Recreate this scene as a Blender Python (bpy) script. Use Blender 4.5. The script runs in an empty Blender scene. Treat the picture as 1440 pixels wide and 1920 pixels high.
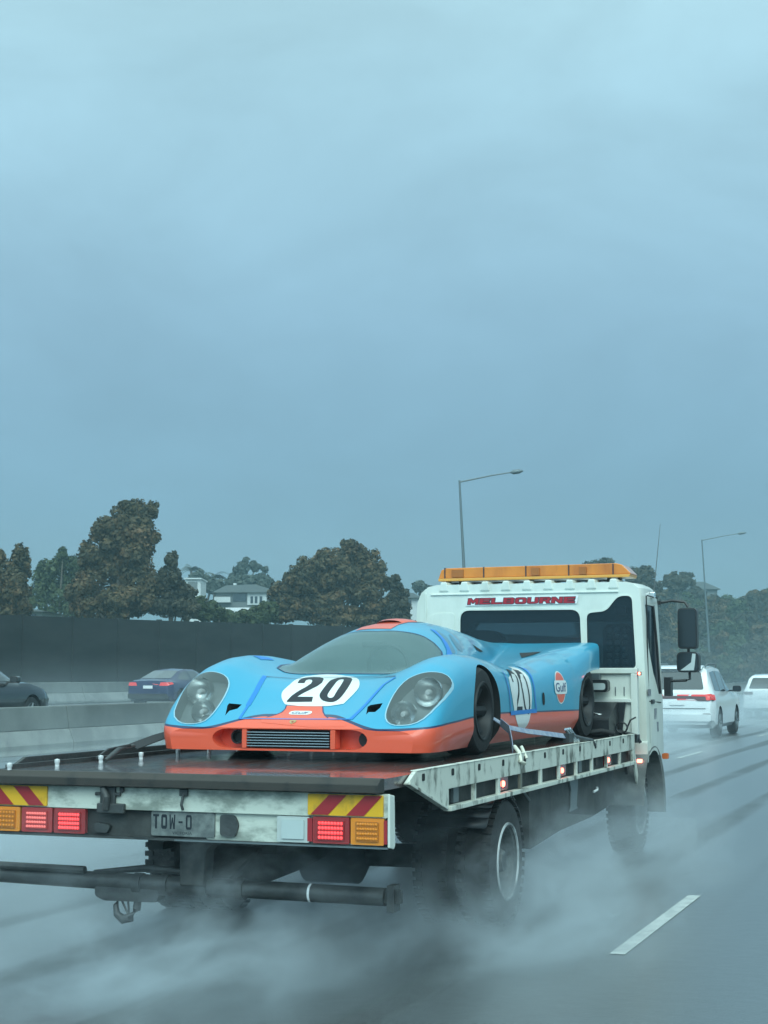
import bpy, bmesh, math, random
import numpy as np
from mathutils import Vector, Matrix
from mathutils.bvhtree import BVHTree
from mathutils.geometry import tessellate_polygon

random.seed(7); np.random.seed(7)
S = bpy.context.scene
COL = S.collection
PI = math.pi

# ------------------------------------------------------------------ camera
F_PX, W_PX, H_PX = 3000.0, 1440.0, 1920.0
cam_d = bpy.data.cameras.new('camera')
cam = bpy.data.objects.new('camera', cam_d); COL.objects.link(cam)
cam_d.sensor_fit = 'VERTICAL'; cam_d.sensor_height = 24.0
cam_d.lens = F_PX / H_PX * 24.0
cam_d.clip_start = 0.1; cam_d.clip_end = 6000
PITCH, YAW = math.radians(5.805), math.radians(20.543)
cam.location = (0, 0, 1.6)
cam.rotation_euler = (math.radians(90) + PITCH, 0, YAW)
S.camera = cam

# ------------------------------------------------------------------ render
S.render.engine = 'CYCLES'
S.render.resolution_x, S.render.resolution_y = 768, 1024
c = S.cycles
c.use_denoising = True
c.max_bounces = 8; c.diffuse_bounces = 3; c.glossy_bounces = 4; c.transmission_bounces = 6
c.transparent_max_bounces = 16; c.volume_bounces = 1
c.volume_step_rate = 1.0; c.volume_max_steps = 160
c.caustics_reflective = False; c.caustics_refractive = False
c.sample_clamp_indirect = 3.0
S.view_settings.view_transform = 'Standard'; S.view_settings.look = 'None'
S.view_settings.exposure = 0.0; S.view_settings.gamma = 1.0

# ------------------------------------------------------------------ world: overcast sky
SUN_EL, SUN_AZ = math.radians(40), math.radians(155)
world = bpy.data.worlds.new('World'); S.world = world; world.use_nodes = True
nt = world.node_tree; nt.nodes.clear()
def N(t, tree=None, **k):
    n = (tree or nt).nodes.new(t)
    for a, b in k.items(): setattr(n, a, b)
    return n
L = nt.links.new
out = N('ShaderNodeOutputWorld')
sky = N('ShaderNodeTexSky', sky_type='NISHITA', sun_disc=False, sun_elevation=SUN_EL, sun_rotation=SUN_AZ)
bg1 = N('ShaderNodeBackground'); bg1.inputs['Strength'].default_value = 0.02
L(sky.outputs[0], bg1.inputs[0])
tc = N('ShaderNodeTexCoord'); sep = N('ShaderNodeSeparateXYZ'); L(tc.outputs['Generated'], sep.inputs[0])
def ramp(tree, stops, fac, interp='EASE'):
    r = N('ShaderNodeValToRGB', tree); r.color_ramp.interpolation = interp
    e = r.color_ramp.elements
    while len(e) > 1: e.remove(e[-1])
    e[0].position = stops[0][0]; e[0].color = (*stops[0][1], 1)
    for p, col in stops[1:]:
        q = e.new(p); q.color = (*col, 1)
    tree.links.new(fac, r.inputs[0]); return r
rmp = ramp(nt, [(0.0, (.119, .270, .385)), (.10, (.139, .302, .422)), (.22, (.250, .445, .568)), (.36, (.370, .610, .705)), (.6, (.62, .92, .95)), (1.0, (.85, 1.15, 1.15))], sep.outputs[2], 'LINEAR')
mp = N('ShaderNodeMapping'); mp.inputs['Scale'].default_value = (1, 1, 2.2); L(tc.outputs['Generated'], mp.inputs[0])
nz = N('ShaderNodeTexNoise'); nz.inputs['Scale'].default_value = 3.4; nz.inputs['Detail'].default_value = 7; nz.inputs['Roughness'].default_value = .56
nz.inputs['Distortion'].default_value = .4
L(mp.outputs[0], nz.inputs['Vector'])
mr = N('ShaderNodeMapRange'); mr.inputs['From Min'].default_value = .3; mr.inputs['From Max'].default_value = .7
mr.inputs['To Min'].default_value = .86; mr.inputs['To Max'].default_value = 1.14
L(nz.outputs[0], mr.inputs[0])
mul = N('ShaderNodeVectorMath', operation='SCALE'); L(rmp.outputs[0], mul.inputs[0]); L(mr.outputs[0], mul.inputs['Scale'])
# brightness added to the unseen sky behind the viewer, to light rear-facing surfaces
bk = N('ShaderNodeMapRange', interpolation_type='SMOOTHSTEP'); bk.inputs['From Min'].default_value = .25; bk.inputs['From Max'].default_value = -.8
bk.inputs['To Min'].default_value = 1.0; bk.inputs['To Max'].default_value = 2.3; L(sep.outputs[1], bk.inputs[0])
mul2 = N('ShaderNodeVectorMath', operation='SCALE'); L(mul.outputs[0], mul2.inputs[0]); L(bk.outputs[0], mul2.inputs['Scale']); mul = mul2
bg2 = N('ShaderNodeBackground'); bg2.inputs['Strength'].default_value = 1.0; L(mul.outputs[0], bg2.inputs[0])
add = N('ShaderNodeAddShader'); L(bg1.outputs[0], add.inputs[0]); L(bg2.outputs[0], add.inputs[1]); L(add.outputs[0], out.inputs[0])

sl = bpy.data.lights.new('sun', 'SUN'); sl.energy = 1.3; sl.angle = math.radians(40); sl.color = (.80, 1.0, .97)
sun = bpy.data.objects.new('sun', sl); COL.objects.link(sun)
sun.rotation_euler = (math.radians(90) - SUN_EL, 0, PI - SUN_AZ)

# ------------------------------------------------------------------ materials
def mat(name, col, rough=.5, metal=0.0, var=0.0, vscale=4.0, col2=None, bump=0.0, bscale=40.0, coat=0.0, spec=.5, emit=None, estr=1.0, rvar=0.0, stretch=None, detail=5, lo=.35, hi=.65):
    m = bpy.data.materials.new(name); m.use_nodes = True
    t = m.node_tree; p = t.nodes['Principled BSDF']
    p.inputs['Base Color'].default_value = (*col, 1); p.inputs['Roughness'].default_value = rough
    p.inputs['Metallic'].default_value = metal; p.inputs['Coat Weight'].default_value = coat
    p.inputs['Coat Roughness'].default_value = .06
    p.inputs['Specular IOR Level'].default_value = spec
    if emit:
        p.inputs['Emission Color'].default_value = (*emit, 1); p.inputs['Emission Strength'].default_value = estr
    if var or col2 or bump or rvar:
        co = N('ShaderNodeTexCoord', t); v = co.outputs['Object']
        if stretch:
            mm = N('ShaderNodeMapping', t); mm.inputs['Scale'].default_value = stretch; t.links.new(v, mm.inputs[0]); v = mm.outputs[0]
    if var or col2 or rvar:
        n = N('ShaderNodeTexNoise', t); n.inputs['Scale'].default_value = vscale; n.inputs['Detail'].default_value = detail
        n.inputs['Roughness'].default_value = .6; t.links.new(v, n.inputs['Vector'])
        if var or col2:
            c2 = col2 or tuple(x * (1 - var) for x in col)
            r = ramp(t, [(lo, c2), (hi, col)], n.outputs[0]); t.links.new(r.outputs[0], p.inputs['Base Color'])
        if rvar:
            q = N('ShaderNodeMapRange', t); q.inputs['To Min'].default_value = max(.02, rough - rvar); q.inputs['To Max'].default_value = rough + rvar
            q.inputs['From Min'].default_value = .3; q.inputs['From Max'].default_value = .7
            t.links.new(n.outputs[0], q.inputs[0]); t.links.new(q.outputs[0], p.inputs['Roughness'])
    if bump:
        n2 = N('ShaderNodeTexNoise', t); n2.inputs['Scale'].default_value = bscale; n2.inputs['Detail'].default_value = 3
        t.links.new(v, n2.inputs['Vector'])
        b = N('ShaderNodeBump', t); b.inputs['Strength'].default_value = bump; b.inputs['Distance'].default_value = .02
        t.links.new(n2.outputs[0], b.inputs['Height']); t.links.new(b.outputs[0], p.inputs['Normal'])
    return m

def glass(name, tint, alpha, rough=.04, body=(.02, .03, .035)):
    """tinted pane: part see-through, part glossy film"""
    m = bpy.data.materials.new(name); m.use_nodes = True
    t = m.node_tree; t.nodes.clear()
    o = N('ShaderNodeOutputMaterial', t); tr = N('ShaderNodeBsdfTransparent', t); tr.inputs[0].default_value = (*tint, 1)
    p = N('ShaderNodeBsdfPrincipled', t); p.inputs['Base Color'].default_value = (*body, 1); p.inputs['Roughness'].default_value = rough
    mx = N('ShaderNodeMixShader', t)
    lw = N('ShaderNodeFresnel', t); lw.inputs[0].default_value = 1.45
    ad = N('ShaderNodeMath', t, operation='ADD'); ad.use_clamp = True; ad.inputs[1].default_value = alpha
    t.links.new(lw.outputs[0], ad.inputs[0]); t.links.new(ad.outputs[0], mx.inputs[0])
    t.links.new(tr.outputs[0], mx.inputs[1]); t.links.new(p.outputs[0], mx.inputs[2]); t.links.new(mx.outputs[0], o.inputs[0])
    return m

M = {}
M['truck_white'] = mat('truck_white', (.74, .77, .70), .32, col2=(.60, .63, .56), vscale=3.0, coat=.3, stretch=(1, 1, .35), lo=.30, hi=.6)
M['rail_white'] = mat('rail_white', (.66, .68, .60), .45, col2=(.15, .15, .12), vscale=5.5, stretch=(1, 1.6, .7), lo=.33, hi=.50, bump=.15, bscale=25)
M['beam_white'] = mat('beam_white', (.62, .66, .58), .45, col2=(.26, .29, .25), vscale=5, stretch=(1, 1, 2.0), lo=.34, hi=.58, bump=.1, bscale=20)
M['black_steel'] = mat('black_steel', (.022, .026, .028), .45, col2=(.05, .055, .055), vscale=6, lo=.45, hi=.7, bump=.2)
M['deck'] = mat('deck', (.055, .060, .061), .26, coat=.8, col2=(.11, .065, .058), vscale=3.2, stretch=(3, .5, 1), bump=.25, bscale=18, rvar=.14, lo=.4, hi=.62)
M['rubber'] = mat('rubber', (.018, .019, .02), .7, bump=.2, bscale=60, var=.3, vscale=9)
M['rim_dirty'] = mat('rim_dirty', (.20, .22, .22), .5, col2=(.05, .055, .055), vscale=8, metal=.3)
M['rim_bright'] = mat('rim_bright', (.50, .53, .53), .35, col2=(.10, .11, .11), vscale=2.2, lo=.42, hi=.56)
M['rim_dark'] = mat('rim_dark', (.018, .020, .022), .5, metal=.2)
M['chrome'] = mat('chrome', (.75, .77, .78), .18, metal=1)
M['plastic'] = mat('plastic', (.02, .022, .025), .35, bump=.05)
M['underbody'] = mat('underbody', (.030, .033, .033), .7, col2=(.06, .065, .063), vscale=5, bump=.3, bscale=15)
M['dark_glass'] = mat('dark_glass', (.018, .028, .036), .05, coat=1, spec=.6, col2=(.03, .045, .055), vscale=2.5)
M['pane'] = glass('pane', (.72, .80, .84), .30, .06, (.045, .075, .095))
M['pane_shield'] = glass('pane_shield', (.76, .86, .88), .40, .08, (.17, .29, .30))
M['pane_lamp'] = glass('pane_lamp', (.85, .88, .88), .24, .08, (.25, .31, .315))
M['red_lens'] = mat('red_lens', (.32, .018, .02), .15, coat=.6)
M['red_lens_dim'] = mat('red_lens_dim', (.40, .03, .03), .2, coat=.6)
M['led_red'] = mat('led_red', (.9, .05, .05), .3, emit=(1.0, .05, .055), estr=2.4)
M['led_dim'] = mat('led_dim', (.8, .2, .18), .3, emit=(1.0, .16, .14), estr=.55)
M['lamp_glow'] = mat('lamp_glow', (1, .5, .4), .3, emit=(1.0, .16, .10), estr=7)
M['amber'] = mat('amber', (.80, .26, .015), .22, coat=.6)
M['amber_dots'] = mat('amber_dots', (.50, .16, .01), .25, coat=.4)
M['amber_bar'] = mat('amber_bar', (.78, .24, .020), .22, col2=(.50, .13, .012), vscale=3.5, coat=.8, stretch=(1, .3, .3), lo=.3, hi=.62)
M['amber_pale'] = mat('amber_pale', (.72, .34, .055), .3, coat=.5)
M['clear_lens'] = mat('clear_lens', (.50, .58, .57), .2, coat=.6)
M['lamp_frame'] = mat('lamp_frame', (.50, .55, .53), .35)
M['hz_yellow'] = mat('hz_yellow', (.80, .44, .02), .4, col2=(.5, .28, .03), vscale=9, lo=.25, hi=.45)
M['hz_red'] = mat('hz_red', (.36, .022, .03), .4)
M['letter_red'] = mat('letter_red', (.42, .018, .035), .4)
M['letter_dark'] = mat('letter_dark', (.035, .03, .04), .4)
M['sign_white'] = mat('sign_white', (.85, .86, .86), .35)
M['plate'] = mat('plate', (.20, .225, .215), .5, col2=(.10, .115, .115), vscale=14)
M['car_dark'] = mat('car_dark', (.012, .013, .014), .6)
M['well_dark'] = mat('well_dark', (.010, .011, .012), .8)
M['number_black'] = mat('number_black', (.020, .026, .034), .5, spec=.3)
M['roundel_white'] = mat('roundel_white', (.82, .86, .84), .3, coat=.3)
M['logo_orange'] = mat('logo_orange', (.86, .118, .056), .32, coat=.3)
M['logo_blue'] = mat('logo_blue', (.012, .03, .16), .3, coat=.4)
M['tape_blue'] = mat('tape_blue', (.010, .21, .62), .4)
M['line_blue'] = mat('line_blue', (.01, .03, .12), .35)
M['lamp_grey'] = mat('lamp_grey', (.28, .32, .325), .4)
M['strap_blue'] = mat('strap_blue', (.20, .25, .36), .7, col2=(.33, .37, .43), vscale=20)
M['strap_black'] = mat('strap_black', (.02, .022, .025), .7)
M['cream'] = mat('cream', (.75, .74, .62), .4)
M['interior'] = mat('interior', (.10, .12, .12), .7)
M['concrete'] = mat('concrete', (.19, .205, .195), .75, col2=(.105, .115, .11), vscale=.7, stretch=(1, .6, .5), bump=.2, bscale=12)
M['concrete_foot'] = mat('concrete_foot', (.30, .315, .30), .7, col2=(.20, .21, .205), vscale=1.2, bump=.2, bscale=12)
M['noise_wall'] = mat('noise_wall', (.030, .034, .034), .8, col2=(.016, .019, .019), vscale=.5, stretch=(1, .4, 2.0), bump=.3, bscale=3)
M['galv'] = mat('galv', (.16, .19, .20), .45, metal=.5)
M['bark'] = mat('bark', (.10, .085, .07), .85, col2=(.2, .18, .15), vscale=6)

def body_paint():
    """light blue above, orange sill band below, thin dark pin line where they meet (paint scheme in the car's own coordinates)"""
    m = bpy.data.materials.new('race_paint'); m.use_nodes = True; t = m.node_tree; p = t.nodes['Principled BSDF']
    p.inputs['Roughness'].default_value = .30; p.inputs['Coat Weight'].default_value = .5; p.inputs['Coat Roughness'].default_value = .05; p.inputs['Specular IOR Level'].default_value = .35
    co = N('ShaderNodeTexCoord', t); s = N('ShaderNodeSeparateXYZ', t); t.links.new(co.outputs['Object'], s.inputs[0])
    fc = N('ShaderNodeFloatCurve', t)          # band height along the car
    cv = fc.mapping.curves[0]
    pts = [(0, .196), (.011, .208), (.045, .225), (.12, .244), (.174, .258), (.296, .270), (.535, .259), (.78, .248), (1, .24)]
    cv.points[0].location = (0, pts[0][1]); cv.points[1].location = (1, pts[-1][1])
    for a, b in pts[1:-1]: cv.points.new(a, b)
    fc.mapping.update()
    dv = N('ShaderNodeMath', t, operation='DIVIDE'); dv.inputs[1].default_value = 4.6; t.links.new(s.outputs[1], dv.inputs[0]); t.links.new(dv.outputs[0], fc.inputs['Value'])
    # the band climbs toward the middle of the nose
    ab = N('ShaderNodeMath', t, operation='ABSOLUTE'); t.links.new(s.outputs[0], ab.inputs[0])
    m1 = N('ShaderNodeMapRange', t, interpolation_type='SMOOTHSTEP'); m1.inputs['From Min'].default_value = .62; m1.inputs['From Max'].default_value = .22
    m1.inputs['To Min'].default_value = 0; m1.inputs['To Max'].default_value = .058; t.links.new(ab.outputs[0], m1.inputs[0])
    a2 = N('ShaderNodeMath', t, operation='ADD'); t.links.new(fc.outputs[0], a2.inputs[0]); t.links.new(m1.outputs[0], a2.inputs[1])
    d = N('ShaderNodeMath', t, operation='SUBTRACT'); t.links.new(s.outputs[2], d.inputs[0]); t.links.new(a2.outputs[0], d.inputs[1])
    mr_ = N('ShaderNodeMapRange', t); mr_.inputs['From Min'].default_value = -.5; mr_.inputs['From Max'].default_value = .5; t.links.new(d.outputs[0], mr_.inputs[0])
    r = ramp(t, [(0, (.86, .118, .056)), (.494, (.012, .035, .10)), (.505, (.030, .335, .52))], mr_.outputs[0], 'CONSTANT')
    t.links.new(r.outputs[0], p.inputs['Base Color'])
    return m
M['race_paint'] = body_paint()

def foliage(name, a, b, tip):
    m = bpy.data.materials.new(name); m.use_nodes = True; t = m.node_tree; p = t.nodes['Principled BSDF']
    p.inputs['Roughness'].default_value = .6; p.inputs['Specular IOR Level'].default_value = .25
    g = N('ShaderNodeNewGeometry', t); co = N('ShaderNodeTexCoord', t)
    n = N('ShaderNodeTexNoise', t); n.inputs['Scale'].default_value = .75; n.inputs['Detail'].default_value = 4; n.inputs['Roughness'].default_value = .65; t.links.new(co.outputs['Object'], n.inputs['Vector'])
    ad = N('ShaderNodeMath', t, operation='MULTIPLY_ADD'); ad.inputs[1].default_value = .22; t.links.new(g.outputs['Random Per Island'], ad.inputs[0]); t.links.new(n.outputs[0], ad.inputs[2])
    r = ramp(t, [(.42, a), (.64, b), (.86, tip)], ad.outputs[0], 'LINEAR')
    sc = r
    t.links.new(sc.outputs[0], p.inputs['Base Color'])
    return m
M['fol_olive'] = foliage('fol_olive', (.046, .044, .023), (.094, .071, .033), (.205, .122, .060))
M['fol_green'] = foliage('fol_green', (.036, .052, .024), (.058, .080, .034), (.10, .11, .05))
M['fol_dark'] = foliage('fol_dark', (.030, .032, .022), (.055, .052, .032), (.095, .080, .048))
M['fol_grey'] = foliage('fol_grey', (.045, .058, .050), (.065, .080, .066), (.10, .115, .09))

def road_mat():
    """wet asphalt; the wheel paths of each lane are swept drier and darker, the rest carries a film of water"""
    m = bpy.data.materials.new('wet_asphalt'); m.use_nodes = True; t = m.node_tree; p = t.nodes['Principled BSDF']; K = t.links.new
    co = N('ShaderNodeTexCoord', t); mpg = N('ShaderNodeMapping', t); mpg.inputs['Scale'].default_value = (1.0, .06, 1); K(co.outputs['Object'], mpg.inputs[0])
    n = N('ShaderNodeTexNoise', t); n.inputs['Scale'].default_value = 1.6; n.inputs['Detail'].default_value = 5; K(mpg.outputs[0], n.inputs['Vector'])
    s = N('ShaderNodeSeparateXYZ', t); K(co.outputs['Object'], s.inputs[0])
    w = N('ShaderNodeMath', t, operation='MULTIPLY_ADD'); K(n.outputs[0], w.inputs[0]); w.inputs[1].default_value = .5; K(s.outputs[0], w.inputs[2])
    ph = N('ShaderNodeMath', t, operation='ADD'); K(w.outputs[0], ph.inputs[0]); ph.inputs[1].default_value = 2.50 + 1.1 * 40
    pp = N('ShaderNodeMath', t, operation='PINGPONG'); pp.inputs[1].default_value = .55; K(ph.outputs[0], pp.inputs[0])
    tr = N('ShaderNodeMapRange', t, interpolation_type='SMOOTHSTEP'); tr.inputs['From Min'].default_value = .20; tr.inputs['From Max'].default_value = .05; K(pp.outputs[0], tr.inputs[0])
    n3 = N('ShaderNodeTexNoise', t); n3.inputs['Scale'].default_value = .35; n3.inputs['Detail'].default_value = 4; K(co.outputs['Object'], n3.inputs['Vector'])
    r3 = N('ShaderNodeMapRange', t); r3.inputs['From Min'].default_value = .20; r3.inputs['From Max'].default_value = .55; K(n3.outputs[0], r3.inputs[0])
    tk = N('ShaderNodeMath', t, operation='MULTIPLY'); K(tr.outputs[0], tk.inputs[0]); K(r3.outputs[0], tk.inputs[1])
    ln = N('ShaderNodeMapRange', t); ln.inputs['From Min'].default_value = -1.7; ln.inputs['From Max'].default_value = -2.1; K(s.outputs[0], ln.inputs[0])
    tk2 = N('ShaderNodeMath', t, operation='MULTIPLY'); K(tk.outputs[0], tk2.inputs[0]); K(ln.outputs[0], tk2.inputs[1]); tk = tk2
    r = ramp(t, [(.3, (.018, .022, .023)), (.7, (.040, .045, .045))], n.outputs[0], 'LINEAR')
    st = N('ShaderNodeTexVoronoi', t); st.inputs['Scale'].default_value = 55; K(co.outputs['Object'], st.inputs['Vector'])
    sm = N('ShaderNodeMapRange', t); sm.inputs['To Min'].default_value = .45; sm.inputs['To Max'].default_value = 1.9; K(st.outputs['Color'], sm.inputs[0])
    sv = N('ShaderNodeVectorMath', t, operation='SCALE'); K(r.outputs[0], sv.inputs[0]); K(sm.outputs[0], sv.inputs['Scale']); K(sv.outputs[0], p.inputs['Base Color'])
    ro = N('ShaderNodeMapRange', t); ro.inputs['To Min'].default_value = .34; ro.inputs['To Max'].default_value = .48; K(tk.outputs[0], ro.inputs[0]); K(ro.outputs[0], p.inputs['Roughness'])
    cw = N('ShaderNodeMapRange', t); cw.inputs['To Min'].default_value = 1.0; cw.inputs['To Max'].default_value = .42; K(tk.outputs[0], cw.inputs[0]); K(cw.outputs[0], p.inputs['Coat Weight'])
    p.inputs['Coat Roughness'].default_value = .30; p.inputs['Coat IOR'].default_value = 1.65
    n2 = N('ShaderNodeTexNoise', t); n2.inputs['Scale'].default_value = 75; n2.inputs['Detail'].default_value = 3; K(co.outputs['Object'], n2.inputs['Vector'])
    n4 = N('ShaderNodeTexNoise', t); n4.inputs['Scale'].default_value = 9; n4.inputs['Detail'].default_value = 3; K(co.outputs['Object'], n4.inputs['Vector'])
    b = N('ShaderNodeBump', t); b.inputs['Strength'].default_value = .7; b.inputs['Distance'].default_value = .008; K(n2.outputs[0], b.inputs['Height']); K(b.outputs[0], p.inputs['Normal'])
    b2 = N('ShaderNodeBump', t); b2.inputs['Strength'].default_value = .30; b2.inputs['Distance'].default_value = .014; K(n4.outputs[0], b2.inputs['Height']); K(b2.outputs[0], p.inputs['Coat Normal'])
    return m
M['road'] = road_mat()
M['line'] = mat('line', (.62, .64, .60), .35, col2=(.40, .42, .40), vscale=9)
M['soil'] = mat('soil', (.05, .058, .04), .9, col2=(.07, .075, .055), vscale=.4, bump=.4, bscale=2)

# ------------------------------------------------------------------ mesh helpers
class MB:
    def __init__(s): s.v = []; s.f = []; s.m = []; s.mi = 0
    def add(s, vs, fs):
        o = len(s.v); s.v += [tuple(v) for v in vs]
        for f in fs: s.f.append([i + o for i in f]); s.m.append(s.mi)
        return s
    def box(s, x0, x1, y0, y1, z0, z1):
        v = [(x, y, z) for z in (z0, z1) for y in (y0, y1) for x in (x0, x1)]
        return s.add(v, [(0, 2, 3, 1), (4, 5, 7, 6), (0, 1, 5, 4), (2, 6, 7, 3), (0, 4, 6, 2), (1, 3, 7, 5)])
    def prism(s, poly, axis, a, b):
        """poly in the two remaining axes (x: yz, y: xz, z: xy) swept from a to b"""
        def P(p, t):
            return (t, p[0], p[1]) if axis == 'x' else (p[0], t, p[1]) if axis == 'y' else (p[0], p[1], t)
        n = len(poly); v = [P(p, a) for p in poly] + [P(p, b) for p in poly]
        tri = tessellate_polygon([[Vector((p[0], p[1], 0)) for p in poly]])
        fs = [tuple(t) for t in tri] + [tuple(i + n for i in reversed(t)) for t in tri]
        fs += [(i, (i + 1) % n, (i + 1) % n + n, i + n) for i in range(n)]
        return s.add(v, fs)
    def tube(s, pts, r, n=10, cap=True):
        pts = [Vector(p) for p in pts]; rs = r if isinstance(r, (list, tuple)) else [r] * len(pts)
        vs = []; fs = []
        for i, p in enumerate(pts):
            d = (pts[min(i + 1, len(pts) - 1)] - pts[max(i - 1, 0)]).normalized()
            a = Vector((0, 0, 1)) if abs(d.z) < .9 else Vector((1, 0, 0))
            u = d.cross(a).normalized(); w = d.cross(u)
            for k in range(n):
                t = 2 * PI * k / n; vs.append(p + (u * math.cos(t) + w * math.sin(t)) * rs[i])
        for i in range(len(pts) - 1):
            for k in range(n):
                fs.append((i * n + k, i * n + (k + 1) % n, (i + 1) * n + (k + 1) % n, (i + 1) * n + k))
        if cap: fs += [tuple(range(n))[::-1], tuple(range((len(pts) - 1) * n, len(pts) * n))]
        return s.add(vs, fs)
    def lathe(s, prof, c, axis='x', n=40):
        """prof: (offset along axis, radius)"""
        vs = []; fs = []
        for a, r in prof:
            for k in range(n):
                t = 2 * PI * k / n; p, q = r * math.cos(t), r * math.sin(t)
                vs.append((c[0] + a, c[1] + p, c[2] + q) if axis == 'x' else (c[0] + p, c[1] + a, c[2] + q) if axis == 'y' else (c[0] + p, c[1] + q, c[2] + a))
        for i in range(len(prof) - 1):
            for k in range(n):
                fs.append((i * n + k, i * n + (k + 1) % n, (i + 1) * n + (k + 1) % n, (i + 1) * n + k))
        return s.add(vs, fs)
    def quad(s, a, b, c_, d): return s.add([a, b, c_, d], [(0, 1, 2, 3)])

def mesh_obj(name, mb, mats, parent=None, smooth=None, bevel=0, loc=None):
    me = bpy.data.meshes.new(name); me.from_pydata(mb.v, [], mb.f)
    for m in (mats if isinstance(mats, (list, tuple)) else [mats]): me.materials.append(M[m] if isinstance(m, str) else m)
    me.polygons.foreach_set('material_index', mb.m)
    bm = bmesh.new(); bm.from_mesh(me); bmesh.ops.recalc_face_normals(bm, faces=bm.faces); bm.to_mesh(me); bm.free()
    if smooth:
        me.polygons.foreach_set('use_smooth', [True] * len(me.polygons)); me.set_sharp_from_angle(angle=math.radians(smooth))
    me.update()
    o = bpy.data.objects.new(name, me); COL.objects.link(o)
    if parent: o.parent = parent
    if loc: o.location = loc
    if bevel:
        b = o.modifiers.new('edge', 'BEVEL'); b.width = bevel; b.segments = 2; b.limit_method = 'ANGLE'; b.angle_limit = math.radians(35)
    return o
def empty(name, loc, rz=0):
    o = bpy.data.objects.new(name, None); COL.objects.link(o); o.location = loc; o.rotation_euler = (0, 0, rz); o.empty_display_size = .3
    return o
def tag(o, label=None, cat=None, group=None, kind=None):
    if label: o['label'] = label
    if cat: o['category'] = cat
    if group: o['group'] = group
    if kind: o['kind'] = kind
    return o
def copy_tree(o, parent=None):
    n = o.copy(); COL.objects.link(n)
    if parent: n.parent = parent
    for ch in o.children: copy_tree(ch, n)
    return n
def rrect(x0, x1, z0, z1, r, n=5):
    p = []
    for cx, cz, a0 in ((x1 - r, z1 - r, 0), (x0 + r, z1 - r, 90), (x0 + r, z0 + r, 180), (x1 - r, z0 + r, 270)):
        for i in range(n + 1):
            a = math.radians(a0 + 90 * i / n); p.append((cx + r * math.cos(a), cz + r * math.sin(a)))
    return p
def roundpoly(poly, r, n=4):
    out_ = []; k = len(poly)
    for i in range(k):
        a, b, c_ = Vector(poly[i - 1]), Vector(poly[i]), Vector(poly[(i + 1) % k])
        d1, d2 = (a - b), (c_ - b); q = min(r, d1.length * .45, d2.length * .45)
        p1, p2 = b + d1.normalized() * q, b + d2.normalized() * q
        for j in range(n + 1):
            t = j / n; out_.append(tuple(p1 * (1 - t) ** 2 + b * 2 * t * (1 - t) + p2 * t * t))
    return out_
def ellipse(cx, cy, rx, ry, n=40): return [(cx + rx * math.cos(2 * PI * i / n), cy + ry * math.sin(2 * PI * i / n)) for i in range(n)]

def text_polys(txt, size, offset=0.0, shear=0.0, spacing=1.0, align='CENTER'):
    """triangles of a piece of lettering in its own plane"""
    cu = bpy.data.curves.new('lettering', 'FONT'); cu.body = txt; cu.size = size; cu.offset = offset; cu.shear = shear
    cu.space_character = spacing; cu.align_x = align; cu.align_y = 'CENTER'; cu.resolution_u = 3
    o = bpy.data.objects.new('lettering', cu); COL.objects.link(o)
    dg = bpy.context.evaluated_depsgraph_get(); me = bpy.data.meshes.new_from_object(o.evaluated_get(dg))
    vs = [(v.co.x, v.co.y) for v in me.vertices]; fs = [tuple(p.vertices) for p in me.polygons]
    bpy.data.objects.remove(o); bpy.data.curves.remove(cu); bpy.data.meshes.remove(me)
    return vs, fs

# ------------------------------------------------------------------ ground, road, terrain
def sheet(name, x0, x1, y0, y1, z, m, kind='structure'):
    o = mesh_obj(name, MB().quad((x0, y0, z), (x1, y0, z), (x1, y1, z), (x0, y1, z)), m); tag(o, kind=kind); return o
sheet('ground', -900, 900, -300, 1500, -.10, 'soil')
sheet('road', -20.1, 9.5, -60, 420, 0.0, 'road')
M['wet_shoulder'] = mat('wet_shoulder', (.26, .29, .29), .22, col2=(.17, .19, .19), vscale=.8, coat=1.0, stretch=(1, .15, 1))  # wet concrete, painted paler to carry the sky mirrored in the gutter water
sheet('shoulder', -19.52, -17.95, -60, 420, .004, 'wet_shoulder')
o = mesh_obj('side_road', MB().box(-34.4, -20.25, -60, 420, -.09, .46), 'road'); tag(o, kind='structure')
def dashes(x, y0, step, n, w, ln):
    mb = MB()
    for i in range(n):
        a = y0 + i * step; mb.quad((x - w, a, .004), (x + w, a, .004), (x + w, a + ln, .004), (x - w, a + ln, .004))
    o = mesh_obj('lane_marking', mb, 'line'); tag(o, kind='structure')
dashes(-2.045, 9.27 - 11.6 * 2, 11.6, 28, .045, 2.62)
dashes(-5.62, 31.05 - 11.6, 11.6, 24, .045, 3.0)
dashes(-9.3, 25 - 11.6 * 5, 11.6, 24, .045, 3.0)
dashes(-13.0, 29 - 11.6 * 5, 11.6, 24, .045, 3.0)

def barrier(x, z0, h, label):
    up = [(-.20, .40), (.20, .40), (.115, h), (-.115, h)]; ft = [(-.33, 0), (.33, 0), (.33, .09), (.205, .397), (-.205, .397), (-.33, .09)]
    mb = MB(); fb = MB(); cp = MB(); y = -40.0; k = 0
    while y < 330:
        mb.prism([(x + a, z0 + b) for a, b in up], 'y', y, y + 5.97); fb.prism([(x + a, z0 + b) for a, b in ft], 'y', y, y + 5.97); y += 6.0
    o = mesh_obj('concrete_barrier', mb, 'concrete', bevel=.02); tag(o, label, 'barrier')
    mesh_obj('barrier_foot', fb, 'concrete_foot', o, bevel=.012)
    return o
barrier(-19.86, -.02, .915, 'long grey concrete median barrier behind the truck, left of the wet lanes')
barrier(-34.0, .48, .82, 'far concrete barrier standing along the foot of the dark noise wall')

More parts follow.
